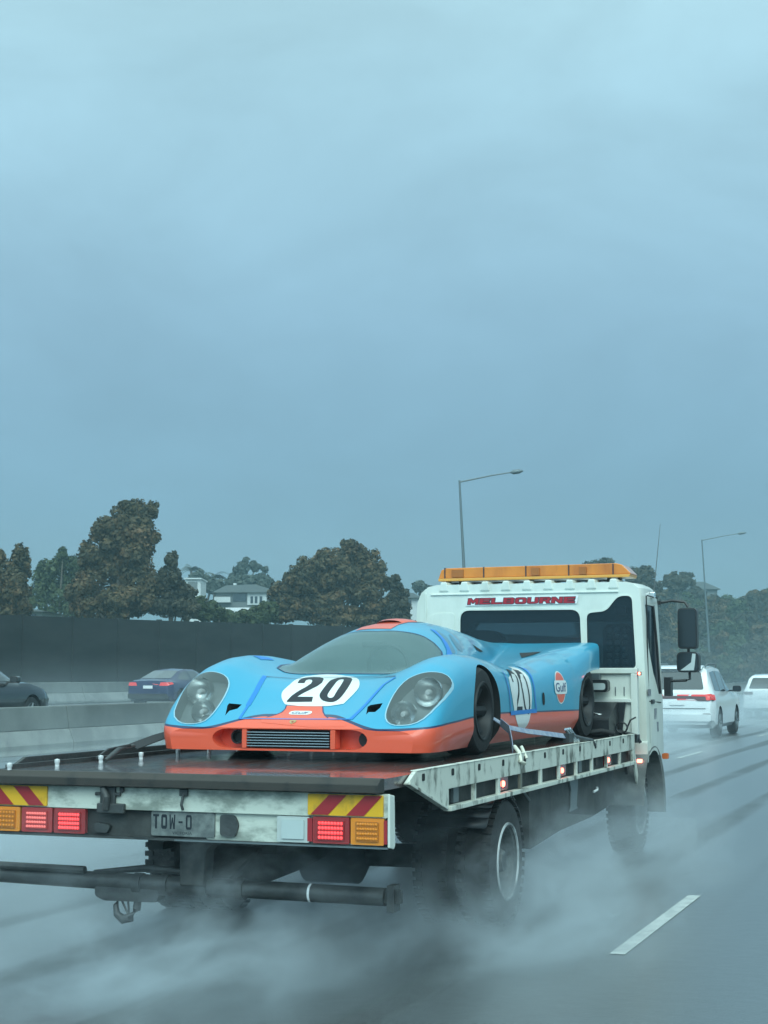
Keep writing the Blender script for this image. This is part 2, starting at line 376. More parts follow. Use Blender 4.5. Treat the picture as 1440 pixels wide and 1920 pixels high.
def noise_wall():
    mb = MB(); x = -38.0
    ys = np.arange(10, 330, 4.0)
    def top(y): return float(np.interp(y, [10, 46, 72, 95, 150, 330], [3.95, 3.92, 4.28, 4.65, 5.2, 6.5]))
    for y in ys:
        mb.prism([(y + .03, .4), (y + 3.97, .4), (y + 3.97, top(y + 4)), (y + .03, top(y))], 'x', x - .12, x)
        mb.box(x - .16, x + .05, y - .10, y + .10, .4, top(y) + .05)
    o = mesh_obj('noise_wall', mb, 'noise_wall'); tag(o, 'tall dark noise wall running behind the side road below the trees', 'wall')
noise_wall()

def embankment():
    xs = np.linspace(-260, -38.3, 24); ys = np.linspace(-20, 420, 30); mb = MB(); vs = []; fs = []
    rng = np.random.RandomState(3)
    for y in ys:
        for x in xs:
            t = min(1, (-38.3 - x) / 120); vs.append((x, y, 1.0 + 7.5 * t + rng.uniform(-.3, .3)))
    n = len(xs)
    for j in range(len(ys) - 1):
        for i in range(n - 1): fs.append((j * n + i, j * n + i + 1, (j + 1) * n + i + 1, (j + 1) * n + i))
    o = mesh_obj('hillside', mb.add(vs, fs), 'soil', smooth=60); tag(o, kind='structure')
    # bank ahead, where the road bends away
    mb = MB(); vs = []; fs = []
    xs = np.linspace(-75, 60, 28); dys = np.linspace(0, 60, 8)
    for dy in dys:
        for x in xs:
            h = 7.4 * (1 - math.exp(-(dy / 16) ** 1.5)) * (1.0 + .12 * math.sin(x * .09)); vs.append((x, 205 + .22 * (x + 40) * -1 + dy, h - .05))
    n = len(xs)
    for j in range(len(dys) - 1):
        for i in range(n - 1): fs.append((j * n + i, j * n + i + 1, (j + 1) * n + i + 1, (j + 1) * n + i))
    o = mesh_obj('bank', mb.add(vs, fs), 'soil', smooth=60); tag(o, kind='structure')
embankment()

# ------------------------------------------------------------------ trees
RT = Vector((math.cos(YAW), math.sin(YAW), 0)); FW = Vector((-math.sin(YAW), math.cos(YAW), 0))
def leaf_mesh(blobs, n, size, rng, droop=0.0):
    b0 = np.array(blobs, float)                         # rows: x, y, z, rx, ry, rz
    sub = []                                            # each mass breaks up into billowing clumps on its skin
    for q in b0:
        sub.append(np.concatenate([q[:3], q[3:] * .72]))
        for _ in range(11):
            dd = rng.normal(size=3); dd[2] = dd[2] * .9 + .25; dd /= np.linalg.norm(dd); f = rng.uniform(.26, .46)
            sub.append(np.concatenate([q[:3] + dd * q[3:] * (1.0 - f * .75), q[3:] * f]))
    b = np.array(sub)
    w = (b[:, 3] * b[:, 5] + b[:, 3] * b[:, 4]) ; w /= w.sum()
    k = rng.choice(len(b), n, p=w); d = rng.normal(size=(n, 3)); d /= np.linalg.norm(d, axis=1)[:, None]
    lump = .86 + .16 * np.sin(d[:, 0] * 6 + k) * np.cos(d[:, 2] * 7 + 2 * k) + .08 * np.sin(d[:, 1] * 13 + d[:, 2] * 11)
    r = lump * (1 - .35 * rng.rand(n) ** 2.0)
    p = b[k, :3] + d * b[k, 3:6] * r[:, None]
    # sprigs: each leaf card leans outward with a random twist
    nrm = d * 1.0 + rng.normal(size=(n, 3)) * .38; nrm[:, 2] += .15; nrm /= np.linalg.norm(nrm, axis=1)[:, None]
    a = np.cross(nrm, rng.normal(size=(n, 3))); a /= np.linalg.norm(a, axis=1)[:, None]
    c_ = np.cross(nrm, a); s = size * rng.uniform(.5, 1.35, n)
    u = a * s[:, None]; v = c_ * (s * rng.uniform(.45, .8, n))[:, None]
    bend = nrm * (s * .25)[:, None]
    P = np.stack([p - u, p - v * .9 + bend * .4, p + u - bend * .3, p + v], 1).reshape(-1, 3)
    return P
def crown_obj(name, P, m, parent):
    n = len(P) // 4; me = bpy.data.meshes.new(name)
    me.vertices.add(len(P)); me.vertices.foreach_set('co', P.astype(np.float32).ravel())
    me.loops.add(4 * n); me.loops.foreach_set('vertex_index', np.arange(4 * n, dtype=np.int32))
    me.polygons.add(n); me.polygons.foreach_set('loop_start', np.arange(0, 4 * n, 4, dtype=np.int32)); me.polygons.foreach_set('loop_total', np.full(n, 4, np.int32))
    me.materials.append(M[m]); me.update(); me.validate()
    o = bpy.data.objects.new(name, me); COL.objects.link(o); o.parent = parent; return o
def tree(kind, label, px, d, ground, blobs_px, m, n=6000, leaf=.22, cat='tree', group=None, seed=1, trunk_r=.2, depth=.8):
    """px: picture column of the trunk (only used here to turn the measured outline into metres); blobs: centre and radii in pixels"""
    s = d / F_PX; rng = np.random.RandomState(seed)
    vx = (px - 720) / F_PX; base = FW * d + RT * (d * vx); base.z = ground
    root = empty(kind, base)
    bl = []
    for bx, by, rx, ry in blobs_px:
        z = 1.6 + (1265 - by) * s - ground; q = RT * ((bx - px) * s) + FW * rng.uniform(-.5, .5) * rx * s
        rr = rx * s; bl.append((q.x, q.y, z, rr, rr * depth, ry * s))
    crown_obj('crown', leaf_mesh(bl, n, leaf, rng), m, root)
    mb = MB(); top = max(b_[2] for b_ in bl)
    main = max(bl, key=lambda q: q[3] * q[5])
    mb.tube([(0, 0, -.6), (main[0] * .2, main[1] * .2, main[2] * .4), (main[0] * .8, main[1] * .8, main[2])], [trunk_r, trunk_r * .8, trunk_r * .4], 8)
    for q in bl[:7]:
        mb.tube([(main[0] * .2, main[1] * .2, main[2] * .4), (q[0] * .6, q[1] * .6, q[2] * .75), (q[0], q[1], q[2] + q[5] * .3)], [trunk_r * .5, trunk_r * .35, trunk_r * .12], 6)
    mesh_obj('trunk', mb, 'bark', root, smooth=60)
    tag(root, label, cat, group); return root
G1 = 'trees behind the noise wall'
tree('gum_tree', 'tallest dark olive tree with brown tips behind the wall, left of the house', 232, 95, 2.2,
     [(245, 985, 52, 46), (215, 1010, 45, 45), (268, 1000, 38, 48), (200, 1060, 58, 55), (255, 1060, 52, 60), (165, 1050, 24, 38), (150, 1110, 28, 48), (215, 1125, 75, 48), (275, 1110, 38, 42), (285, 960, 18, 22), (240, 950, 26, 18)], 'fol_olive', 38000, .12, group=G1, seed=2, trunk_r=.28)
tree('bushy_tree', 'rounded brown-green tree cut by the left edge of the picture', 15, 90, 2.0,
     [(0, 1075, 40, 48), (30, 1060, 30, 40), (28, 1110, 42, 45), (-20, 1110, 50, 60), (5, 1140, 55, 40)], 'fol_olive', 17000, .12, group=G1, seed=3)
tree('bushy_tree', 'mid green tree between the brown tree at the edge and the tallest tree', 110, 115, 3.0,
     [(118, 1065, 30, 34), (90, 1080, 28, 34), (140, 1085, 28, 40), (75, 1110, 32, 42), (115, 1120, 50, 45), (118, 1040, 12, 14), (155, 1130, 30, 40)], 'fol_green', 17000, .13, group=G1, seed=4)
tree('young_tree', 'narrow pointed dark tree on the right flank of the tallest tree', 325, 95, 2.2,
     [(322, 1060, 18, 24), (325, 1045, 9, 12), (318, 1090, 27, 28), (332, 1120, 38, 32), (315, 1140, 42, 30), (350, 1140, 30, 26)], 'fol_dark', 11000, .115, group=G1, seed=5, trunk_r=.14)
tree('gum_tree', 'wide domed brown-green tree behind the roof of the blue race car', 625, 110, 2.6,
     [(650, 1050, 48, 40), (600, 1065, 45, 38), (690, 1065, 35, 38), (560, 1090, 42, 36), (535, 1120, 34, 34), (640, 1100, 70, 50), (590, 1130, 65, 42), (690, 1115, 48, 46), (655, 1025, 22, 16), (710, 1090, 22, 26), (540, 1150, 50, 25), (680, 1155, 60, 26), (610, 1160, 60, 22)], 'fol_olive', 38000, .135, group=G1, seed=6, trunk_r=.3)
tree('gum_tree', 'smaller dark tree between the domed tree and the truck cab', 742, 110, 2.6,
     [(738, 1098, 18, 22), (748, 1118, 20, 24), (735, 1135, 32, 26), (755, 1150, 20, 26), (715, 1150, 32, 24), (745, 1165, 40, 22)], 'fol_dark', 10000, .13, group=G1, seed=7, trunk_r=.16)
tree('bushy_tree', 'low green bushes below the white canopy, above the wall', 430, 100, 2.4,
     [(400, 1150, 34, 24), (440, 1158, 34, 16), (475, 1155, 30, 20), (505, 1150, 26, 24), (375, 1145, 22, 26)], 'fol_green', 10000, .12, cat='shrubs', group=None, seed=8, trunk_r=.08)
G2 = 'far trees on the hill by the houses'
tree('eucalyptus_tree', 'far thin grey gum tree with open crown above the white house', 465, 190, 9.0,
     [(452, 1068, 16, 14), (478, 1062, 14, 11), (496, 1070, 8, 8), (445, 1085, 22, 10), (480, 1086, 26, 12), (460, 1054, 10, 8)], 'fol_grey', 3000, .24, group=G2, seed=9, trunk_r=.25)
tree('round_tree', 'far low grey-green tree right behind the white house roof', 492, 175, 8.0, [(490, 1098, 26, 16), (455, 1096, 34, 14), (510, 1110, 14, 16)], 'fol_grey', 4000, .25, group=G2, seed=10)
def palm(label, px, d, ground, top_y, seed):
    s = d / F_PX; rng = np.random.RandomState(seed); vx = (px - 720) / F_PX; base = FW * d + RT * (d * vx); base.z = ground
    root = empty('palm_tree', base); h = 1.6 + (1265 - top_y) * s - ground
    mesh_obj('trunk', MB().tube([(0, 0, -.5), (.05, 0, h * .6), (0, 0, h)], [.22, .18, .14], 8), 'bark', root, smooth=60)
    P = []
    for i in range(22):
        a = rng.uniform(0, 2 * PI); up = rng.uniform(-.2, 1.0); ln = rng.uniform(1.5, 2.3)
        for j in range(9):
            t = (j + 1) / 9; x = ln * t * math.cos(up * .8); z = h + ln * (t * math.sin(up * .8) - .6 * t * t); w = .34 * (1 - t * .7)
            c0 = np.array([x * math.cos(a), x * math.sin(a), z]); tv = np.array([math.cos(a), math.sin(a), -.3]) * .3; sd = np.array([-math.sin(a), math.cos(a), -.5]) * w
            for sg in (1, -1): P += [c0 - tv * .4, c0 + sd * sg * .5 + tv * .2, c0 + sd * sg, c0 + sd * sg * .4 - tv * .3]
    crown_obj('crown', np.array(P), 'fol_grey', root); tag(root, label, 'tree', 'far palms on the hill'); return root
palm('far palm beside the tall white box house, left one of the pair', 358, 180, 8.5, 1068, 1)
palm('far palm near the white house roof, right one of the pair', 402, 180, 8.5, 1082, 2)
tree('round_tree', 'far grey-green tree around the foot of the two palms', 385, 178, 8.0, [(375, 1090, 22, 20), (400, 1100, 24, 20), (420, 1108, 16, 14)], 'fol_grey', 1800, .36, group=G2, seed=11)
tree('round_tree', 'small far tree peeping out left of the truck cab roof', 790, 190, 8.0, [(789, 1102, 15, 11), (800, 1112, 14, 14)], 'fol_grey', 900, .36, group=G2, seed=12)
tree('gum_tree', 'dark round tree top showing just above the amber light bar', 1124, 190, 6.0, [(1124, 1056, 34, 11), (1110, 1070, 30, 14), (1140, 1070, 30, 16), (1124, 1110, 40, 40), (1120, 1165, 52, 40), (1160, 1150, 40, 40)], 'fol_dark', 4500, .26, group=G2, seed=13)
tree('gum_tree', 'dark round tree right of the cab roof beside the thin aerial', 1206, 190, 6.0, [(1206, 1078, 26, 22), (1195, 1100, 26, 26), (1222, 1100, 24, 26), (1206, 1130, 44, 36), (1200, 1175, 52, 40)], 'fol_dark', 6500, .26, group=G2, seed=14)
tree('round_tree', 'flat-topped far tree left of the second street lamp', 1270, 215, 7.0, [(1262, 1084, 16, 10), (1282, 1084, 18, 9), (1270, 1098, 30, 14)], 'fol_dark', 2000, .4, group=G2, seed=15)
# the overgrown bank ahead: shrubs one by one
G3 = 'shrubs covering the bank ahead'
rng_b = np.random.RandomState(21); kb = 0
for row, (d, ytop, n_, rpx) in enumerate([(232, 1124, 9, 24), (222, 1148, 9, 28), (213, 1180, 9, 30), (206, 1215, 9, 30), (201, 1245, 8, 28)]):
    for i in range(n_):
        px = 1228 + (i + .5 * (row % 2)) * 28 + rng_b.uniform(-8, 8); y = ytop + rng_b.uniform(-9, 9); r = rpx * rng_b.uniform(.75, 1.2)
        kb += 1
        s = d / F_PX; gz = 1.6 + (1265 - (y + r * 1.3)) * s
        where = ['along the top of the bank', 'on the upper slope of the bank', 'halfway up the bank ahead', 'low on the bank ahead', 'at the misty foot of the bank'][row]
        tree('shrub', 'dense dark green shrub %s beyond the truck mirrors' % where, px, d + rng_b.uniform(-4, 4), max(.0, gz),
             [(px, y, r, r * .8), (px - r * .6, y + r * .5, r * .8, r * .8), (px + r * .6, y + r * .5, r * .8, r * .8)], ['fol_green', 'fol_dark', 'fol_olive'][kb % 3], 3400, .25, cat='shrub', group=G3 + ', ' + where, seed=40 + kb, trunk_r=.08)

# ------------------------------------------------------------------ houses
def place(px, d, z): 
    p = FW * d + RT * (d * (px - 720) / F_PX); p.z = z; return p
M['house_white'] = mat('house_white', (.62, .65, .64), .7); M['house_grey'] = mat('house_grey', (.18, .20, .20), .7); M['roof_grey'] = mat('roof_grey', (.14, .16, .16), .6)
def house_a():
    d = 165; s = d / F_PX; r = empty('house', place(455, d, 7.0), YAW); h = lambda y: 1.6 + (1265 - y) * s - 7.0; X = lambda x: (x - 455) * s
    mesh_obj('wall', MB().box(X(406), X(500), 0, 7, -1, h(1112)), 'house_grey', r)
    mesh_obj('upper_wall', MB().box(X(464), X(500), -.15, 6, h(1135), h(1106)), 'house_white', r)
    mesh_obj('balcony', MB().box(X(404), X(434), -1.2, -.05, h(1131), h(1121)), 'house_white', r)
    mesh_obj('roof', MB().prism([(X(398), h(1112)), (X(425), h(1099)), (X(480), h(1097)), (X(508), h(1106)), (X(500), h(1112))], 'y', -.6, 7.5), 'roof_grey', r)
    mesh_obj('window', MB().box(X(437), X(462), -.06, -.02, h(1129), h(1114)), 'dark_glass', r)
    for a in (470, 478, 487): mesh_obj('window', MB().box(X(a), X(a + 5), -.2, -.152, h(1132), h(1119)), 'dark_glass', r)
    mesh_obj('chimney', MB().box(X(434), X(439), 2, 3, h(1100), h(1092)), 'house_white', r)
    tag(r, 'grey and white two storey house with balcony on the hill behind the wall', 'house')
house_a()
def house_b():
    d = 160; s = d / F_PX; r = empty('house', place(362, d, 7.0), YAW); h = lambda y: 1.6 + (1265 - y) * s - 7.0; X = lambda x: (x - 362) * s
    mesh_obj('wall', MB().box(X(348), X(376), 0, 5, -1, h(1087)), 'house_white', r)
    mesh_obj('window', MB().box(X(352), X(370), -.06, -.02, h(1112), h(1092)), 'house_grey', r)
    mesh_obj('roof', MB().box(X(346), X(378), -.3, 5.3, h(1087), h(1084.5)), 'house_white', r)
    tag(r, 'tall white flat-roofed box house between the pointed tree and the palms', 'house')
house_b()
def canopy_():
    d = 130; s = d / F_PX; r = empty('shade_canopy', place(435, d, 4.0), YAW); h = lambda y: 1.6 + (1265 - y) * s - 4.0; X = lambda x: (x - 435) * s
    vs = []; fs = []
    for j in range(5):
        for i in range(13):
            t = i / 12; u = j / 4; sag = .25 * math.sin(PI * t) * 1.0
            vs.append((X(417 + 60 * t), u * 3, h(1140) - sag * 1.6 * (1 - u) - .15 * math.sin(PI * t)))
    for j in range(4):
        for i in range(12): fs.append((j * 13 + i, j * 13 + i + 1, (j + 1) * 13 + i + 1, (j + 1) * 13 + i))
    mb = MB().add(vs, fs)
    front = [(X(417), h(1140)), (X(477), h(1140)), (X(468), h(1148)), (X(450), h(1153)), (X(432), h(1149))]
    mb.prism(front, 'y', -.04, -.01)
    mesh_obj('canvas', mb, 'sign_white', r); mp_ = MB()
    mesh_obj('pole', MB().tube([(X(418), .5, -1), (X(418), .5, h(1140))], .06, 6), 'galv', r); mesh_obj('pole', MB().tube([(X(476), .5, -1), (X(476), .5, h(1140))], .06, 6), 'galv', r)
    tag(r, 'pale sagging shade canopy below the grey and white house', 'canopy')
canopy_()
def small_house(name, label, px, d, x0, x1, y0, y1, g, m, roof):
    s = d / F_PX; r = empty(name, place(px, d, g), YAW); h = lambda y: 1.6 + (1265 - y) * s - g; X = lambda x: (x - px) * s
    mesh_obj('wall', MB().box(X(x0), X(x1), 0, 6, -1, h(y1)), m, r)
    mesh_obj('roof', MB().prism([(X(x0) - .5, h(y1)), ((X(x0) + X(x1)) / 2 - (X(x1) - X(x0)) * .2, h(y0)), ((X(x0) + X(x1)) / 2 + (X(x1) - X(x0)) * .2, h(y0)), (X(x1) + .5, h(y1))], 'y', -.6, 6.6), roof, r)
    mesh_obj('window', MB().box(X(x0) + (X(x1) - X(x0)) * .3, X(x0) + (X(x1) - X(x0)) * .6, -.06, -.02, h(y1 + 12), h(y1 + 4)), 'dark_glass', r)
    tag(r, label, 'house'); return r
small_house('house', 'pale house roof and wall just left of the truck cab', 770, 175, 752, 784, 1113, 1122, 6, 'house_white', 'roof_grey')
small_house('house', 'low white house wall glimpsed above the noise wall at far left', 62, 100, 52, 80, 1144, 1148, 2.5, 'house_white', 'roof_grey')
small_house('house', 'broad grey roofed house on top of the bank by the second street lamp', 1300, 245, 1258, 1345, 1092, 1106, 8, 'house_grey', 'roof_grey')

# ------------------------------------------------------------------ street lamps
def lamp_post(label, px, d, y_top, x_arm, y_arm, lean):
    s = d / F_PX; base = place(px, d, 0); h = 1.6 + (1265 - y_top) * s
    off = -h * lean
    root = empty('street_lamp', base, YAW)
    mesh_obj('pole', MB().tube([(-off * .0, 0, -.2), (off * .3, 0, h * .35), (off, 0, h)], [.16, .13, .075], 10), 'galv', root, smooth=50)
    ax = (x_arm - px) * s; az = h + (y_top - y_arm) * s
    mesh_obj('arm', MB().tube([(off, 0, h - .12), (off + (ax - off) * .5, 0, h + (az - h) * .52), (off + (ax - off) * .86, 0, az - (az - h) * .1)], [.06, .05, .045], 8), 'galv', root, smooth=50)
    mb = MB(); p0 = Vector((off + (ax - off) * .80, 0, az - (az - h) * .16)); p1 = Vector((ax, 0, az))
    mb.tube([p0, p0.lerp(p1, .25), p0.lerp(p1, .7), p1], [.06, .17, .15, .04], 8)
    hd = mesh_obj('lamp_head', mb, 'galv', root, smooth=50); hd.scale = (1, 1.2, 1)
    tag(root, label, 'street lamp', 'street lamps along the freeway')
lamp_post('nearer tall grey street lamp rising behind the truck light bar', 880, 112, 900, 983, 882, .043)
lamp_post('farther smaller street lamp above the truck mirrors', 1330, 205, 1012, 1402, 999, .044)

# ------------------------------------------------------------------ race car on the tray
RC = empty('race_car', (-4.15, 9.35, 1.06))
tag(RC, 'low light blue and orange race car, number 20, strapped on the tow truck tray', 'race car')
CL = 4.62
_yg = np.linspace(-.2, 5.0, 1041)
def table(pts, sm=.05):
    a = np.array(pts, float); v = np.interp(_yg, a[:, 0], a[:, 1]); k = int(sm / (_yg[1] - _yg[0])) + 1
    ker = np.hanning(2 * k + 3); ker /= ker.sum(); v2 = np.convolve(np.pad(v, k + 1, mode='edge'), ker, 'valid')
    return lambda y: np.interp(y, _yg, v2)
W_ = table([(-.2, .70), (0, .84), (.05, .915), (.1, .945), (.2, .962), (.4, .966), (.8, .965), (1.2, .965), (1.8, .945), (2.4, .93), (3.0, .94), (3.6, .965), (4.2, .965), (4.7, .945), (5, .94)], .04)
B_ = table([(-.2, .10), (0, .20), (.05, .238), (.1, .258), (.2, .295), (.3, .345), (.45, .43), (.6, .495), (.75, .52), (.9, .535), (1.2, .54), (1.6, .54), (2.2, .55), (2.8, .595), (3.2, .645), (3.7, .70), (4.2, .765), (4.62, .818), (5, .86)], .06)
F_ = table([(-.2, .10), (0, .20), (.05, .25), (.1, .305), (.2, .41), (.3, .50), (.4, .565), (.55, .635), (.75, .68), (1.0, .70), (1.3, .70), (1.6, .68), (1.9, .65), (2.2, .62), (2.5, .615), (2.8, .64), (3.2, .695), (3.7, .75), (4.2, .792), (4.62, .822), (5, .85)], .06)
C_ = table([(-.2, .3), (.75, .46), (.85, .51), (.95, .565), (1.1, .655), (1.3, .755), (1.5, .83), (1.65, .875), (1.8, .910), (2.0, .934), (2.3, .944), (2.7, .928), (3.2, .890), (3.6, .855), (4.1, .83), (4.62, .818), (5, .86)], .05)
WC = table([(-.2, .5), (.75, .60), (.9, .63), (1.1, .64), (1.4, .63), (1.7, .60), (2.0, .57), (2.4, .52), (2.8, .46), (3.2, .40), (3.7, .30), (4.2, .22), (5, .2)], .05)
ZB = .06
def smax(a, b, r):
    h = np.clip(.5 + .5 * (a - b) / r, 0, 1); return b * (1 - h) + a * h + r * h * (1 - h)
def top_z(x, y):
    ax = np.abs(x); b = B_(y); f = F_(y)
    wi = np.interp(y, [0, .6, 1.2, 2.2, 3.2, 4.6], [.36, .28, .26, .22, .24, .30])
    g = np.where(ax < .79, np.exp(-((ax - .79) / wi) ** 2), 1.0)
    z = b + (f - b) * g
    wc = WC(y); cz = C_(y); q = np.clip(1 - (ax / wc) ** 2.5, 0, 1); cb = b - .06
    can = cb + (cz - cb) * q ** .62
    amt = np.clip((y - .74) / .12, 0, 1)
    can = np.where(q > 0, can, -1); can = can * amt + (-1) * (1 - amt)
    return np.where(can > -.5, smax(z, np.maximum(can, z - .2), .035), z)
def section(y, n=58):
    w = float(W_(y)); t = np.linspace(0, PI / 2, 1200); e = float(np.interp(y, [0, 3.7, 4.3, 4.62], [.30, .30, .12, .05]))
    s = np.sin(t) ** e; s[0] = 0
    x = np.concatenate([np.linspace(0, s[1], 400, endpoint=False), s[1:]]) * w
    kz = np.concatenate([np.ones(400), np.cos(t[1:]) ** e]); kz = np.clip(kz, 0, 1)
    z = ZB + (top_z(x, np.full_like(x, y)) - ZB) * kz
    # sill tucks under a little
    x = x - float(np.interp(y, [0, .3, .9], [.02, .03, .07])) * np.clip((.20 - z) / .14, 0, 1) ** 1.6
    d = np.concatenate([[0], np.cumsum(np.hypot(np.diff(x), np.diff(z)))]); u = np.linspace(0, d[-1], n)
    return np.interp(u, d, x), np.interp(u, d, z)
def car_body():
    ys = np.concatenate([np.linspace(0, .03, 4), np.linspace(.045, .9, 44), np.linspace(.92, CL, 130)])
    n = 58; vs = []; fs = []
    for y in ys:
        x, z = section(y, n)
        ring = [(-x[i], y, z[i]) for i in range(n - 1, 0, -1)] + [(x[i], y, z[i]) for i in range(n)]
        vs += ring
    m = 2 * n - 1
    for j in range(len(ys) - 1):
        for i in range(m - 1): fs.append((j * m + i, j * m + i + 1, (j + 1) * m + i + 1, (j + 1) * m + i))
        fs.append((j * m + m - 1, j * m, (j + 1) * m, (j + 1) * m + m - 1))
    for j in (0, len(ys) - 1):
        k = len(vs); vs.append((0, ys[j], .13 if j == 0 else .45))
        for i in range(m): fs.append((j * m + i, j * m + (i + 1) % m, k))
    return vs, fs
bv, bf = car_body()
BVH = BVHTree.FromPolygons([Vector(v) for v in bv], bf)
def hit(x, y, z, d):
    """first body point along direction d from far outside"""
    d = Vector(d).normalized(); p, nrm, i, dist = BVH.ray_cast(Vector((x, y, z)) - d * 3, d)
    if p is None:
        p, nrm, i, dist = BVH.find_nearest(Vector((x, y, z)))
    if nrm.dot(d) > 0: nrm = -nrm
    return p, nrm
DIR = {'z': (0, 0, -1), 'x': (-1, 0, 0), 'y': (0, 1, 0), 'l': (0, .72, -.69)}
def to3(p, ax): return (p[0], p[1], 0) if ax == 'z' else (0, p[0], p[1]) if ax == 'x' else (p[0], 0, p[1])
def drape(name, vs, fs, ax, m, off, parent=RC, maxlen=.03, thick=.0, back=0):
    """lay flat artwork on the body: fine triangles dropped onto the skin along one axis"""
    bm = bmesh.new(); V = [bm.verts.new(to3(v, ax)) for v in vs]
    for f in fs:
        try: bm.faces.new([V[i] for i in f])
        except ValueError: pass
    bmesh.ops.triangulate(bm, faces=bm.faces)
    for _ in range(7):
        lg = [e for e in bm.edges if e.calc_length() > maxlen]
        if not lg: break
        bmesh.ops.subdivide_edges(bm, edges=lg, cuts=1); bmesh.ops.triangulate(bm, faces=[f for f in bm.faces if len(f.verts) > 3])
    nn = {}
    for v in bm.verts:
        p, nrm = hit(v.co.x, v.co.y, v.co.z, DIR[ax]); nn[v.index] = nrm; v.co = p + nrm * off
    me = bpy.data.meshes.new(name); bmesh.ops.recalc_face_normals(bm, faces=bm.faces); bm.to_mesh(me); bm.free()
    me.materials.append(M[m]); me.polygons.foreach_set('use_smooth', [True] * len(me.polygons))
    o = bpy.data.objects.new(name, me); COL.objects.link(o); o.parent = parent; return o
def fill(rings): 
    flat = [p for r in rings for p in r]; tri = tessellate_polygon([[Vector((p[0], p[1], 0)) for p in r] for r in rings]); return flat, [tuple(t) for t in tri]
def drape_poly(name, rings, ax, m, off, **k):
    if not isinstance(rings[0][0], (tuple, list)): rings = [rings]
    vs, fs = fill(rings); return drape(name, vs, fs, ax, m, off, **k)
def ribbon(pts, w):
    """flat stroke of width w along a 2D polyline"""
    P = [Vector(p) for p in pts]; l, r = [], []
    for i, p in enumerate(P):
        d = (P[min(i + 1, len(P) - 1)] - P[max(i - 1, 0)]).normalized(); q = Vector((-d.y, d.x)) * w / 2; l.append(tuple(p + q)); r.append(tuple(p - q))
    n = len(P); return l + r, [(i, i + 1, n + i + 1, n + i) for i in range(n - 1)]

def smooth_ring(p, n=3): 
    for _ in range(n - 1):
        q = []
        for i in range(len(p)):
            a, b = p[i], p[(i + 1) % len(p)]; q += [(a[0] * .75 + b[0] * .25, a[1] * .75 + b[1] * .25), (a[0] * .25 + b[0] * .75, a[1] * .25 + b[1] * .75)]
        p = q
    return p

# outlines of lamps, artwork and tape in the car's own metres
LAMP_L = [(-0.873, 0.372), (-0.888, 0.562), (-0.903, 0.801), (-0.892, 0.942), (-0.832, 0.978), (-0.712, 0.959), (-0.641, 0.921), (-0.597, 0.843), (-0.574, 0.739), (-0.565, 0.588), (-0.571, 0.449), (-0.584, 0.346), (-0.619, 0.263), (-0.709, 0.237), (-0.798, 0.269)]
LAMP_R = [(0.623, 0.353), (0.613, 0.474), (0.626, 0.692), (0.667, 0.845), (0.730, 0.915), (0.813, 0.984), (0.889, 1.008), (0.933, 0.967), (0.946, 0.856), (0.937, 0.607), (0.891, 0.383), (0.824, 0.280), (0.724, 0.249), (0.659, 0.276)]
SHIELD_P = [(-0.409, 0.838), (-0.448, 1.379), (-0.348, 1.625), (-0.307, 1.664), (-0.023, 1.564), (0.247, 1.605), (0.337, 1.641), (0.425, 1.621), (0.480, 1.612), (0.232, 0.898), (-0.003, 0.897), (-0.248, 0.911)]
LAMPC = [(-0.713, 0.768), (-0.636, 0.793), (-0.623, 0.518), (-0.558, 0.535), (0.898, 0.788), (0.940, 0.894), (0.772, 0.487), (0.839, 0.498)]
VENT_R = [(0.483, 0.400), (0.461, 0.526), (0.474, 0.549), (0.565, 0.546), (0.561, 0.480), (0.538, 0.429), (0.490, 0.436)]
VENT_L = [(-0.491, 0.367), (-0.517, 0.510), (-0.515, 0.545), (-0.434, 0.560), (-0.442, 0.486), (-0.483, 0.440)]
ROUNDEL = [(-0.141, 0.280), (-0.188, 0.329), (-0.222, 0.382), (-0.238, 0.433), (-0.234, 0.489), (-0.227, 0.559), (-0.231, 0.674), (-0.217, 0.840), (-0.137, 0.885), (0.000, 0.873), (0.116, 0.796), (0.207, 0.681), (0.267, 0.556), (0.291, 0.482), (0.290, 0.422), (0.274, 0.352), (0.254, 0.273)]
TWO = [(-0.155, 0.319), (-0.158, 0.337), (-0.151, 0.388), (-0.129, 0.442), (-0.099, 0.505), (-0.084, 0.560), (-0.093, 0.603), (-0.118, 0.645), (-0.139, 0.658), (-0.149, 0.634), (-0.141, 0.594), (-0.135, 0.566), (-0.184, 0.563), (-0.199, 0.629), (-0.202, 0.697), (-0.184, 0.730), (-0.146, 0.751), (-0.098, 0.745), (-0.059, 0.708), (-0.033, 0.655), (-0.010, 0.575), (-0.022, 0.520), (-0.055, 0.461), (-0.086, 0.416), (-0.106, 0.382), (0.006, 0.383), (0.022, 0.328)]
ZERO_O = [(0.038, 0.445), (0.034, 0.554), (0.030, 0.656), (0.047, 0.727), (0.080, 0.756), (0.132, 0.725), (0.174, 0.661), (0.199, 0.579), (0.214, 0.456), (0.210, 0.371), (0.195, 0.332), (0.171, 0.317), (0.130, 0.324), (0.088, 0.342), (0.056, 0.377), (0.041, 0.408)]
ZERO_I = [(0.098, 0.412), (0.094, 0.487), (0.087, 0.611), (0.083, 0.662), (0.107, 0.665), (0.128, 0.622), (0.142, 0.539), (0.150, 0.426), (0.154, 0.380), (0.143, 0.368), (0.123, 0.371), (0.106, 0.389)]
TONGUE = [(-0.140, 0.608), (-0.130, 0.551), (-0.134, 0.484), (-0.159, 0.427), (-0.203, 0.373), (-0.232, 0.348), (-0.211, 0.280), (0.139, 0.223), (0.378, 0.234), (0.369, 0.271), (0.276, 0.323), (0.226, 0.370), (0.187, 0.425), (0.152, 0.498), (0.115, 0.614)]
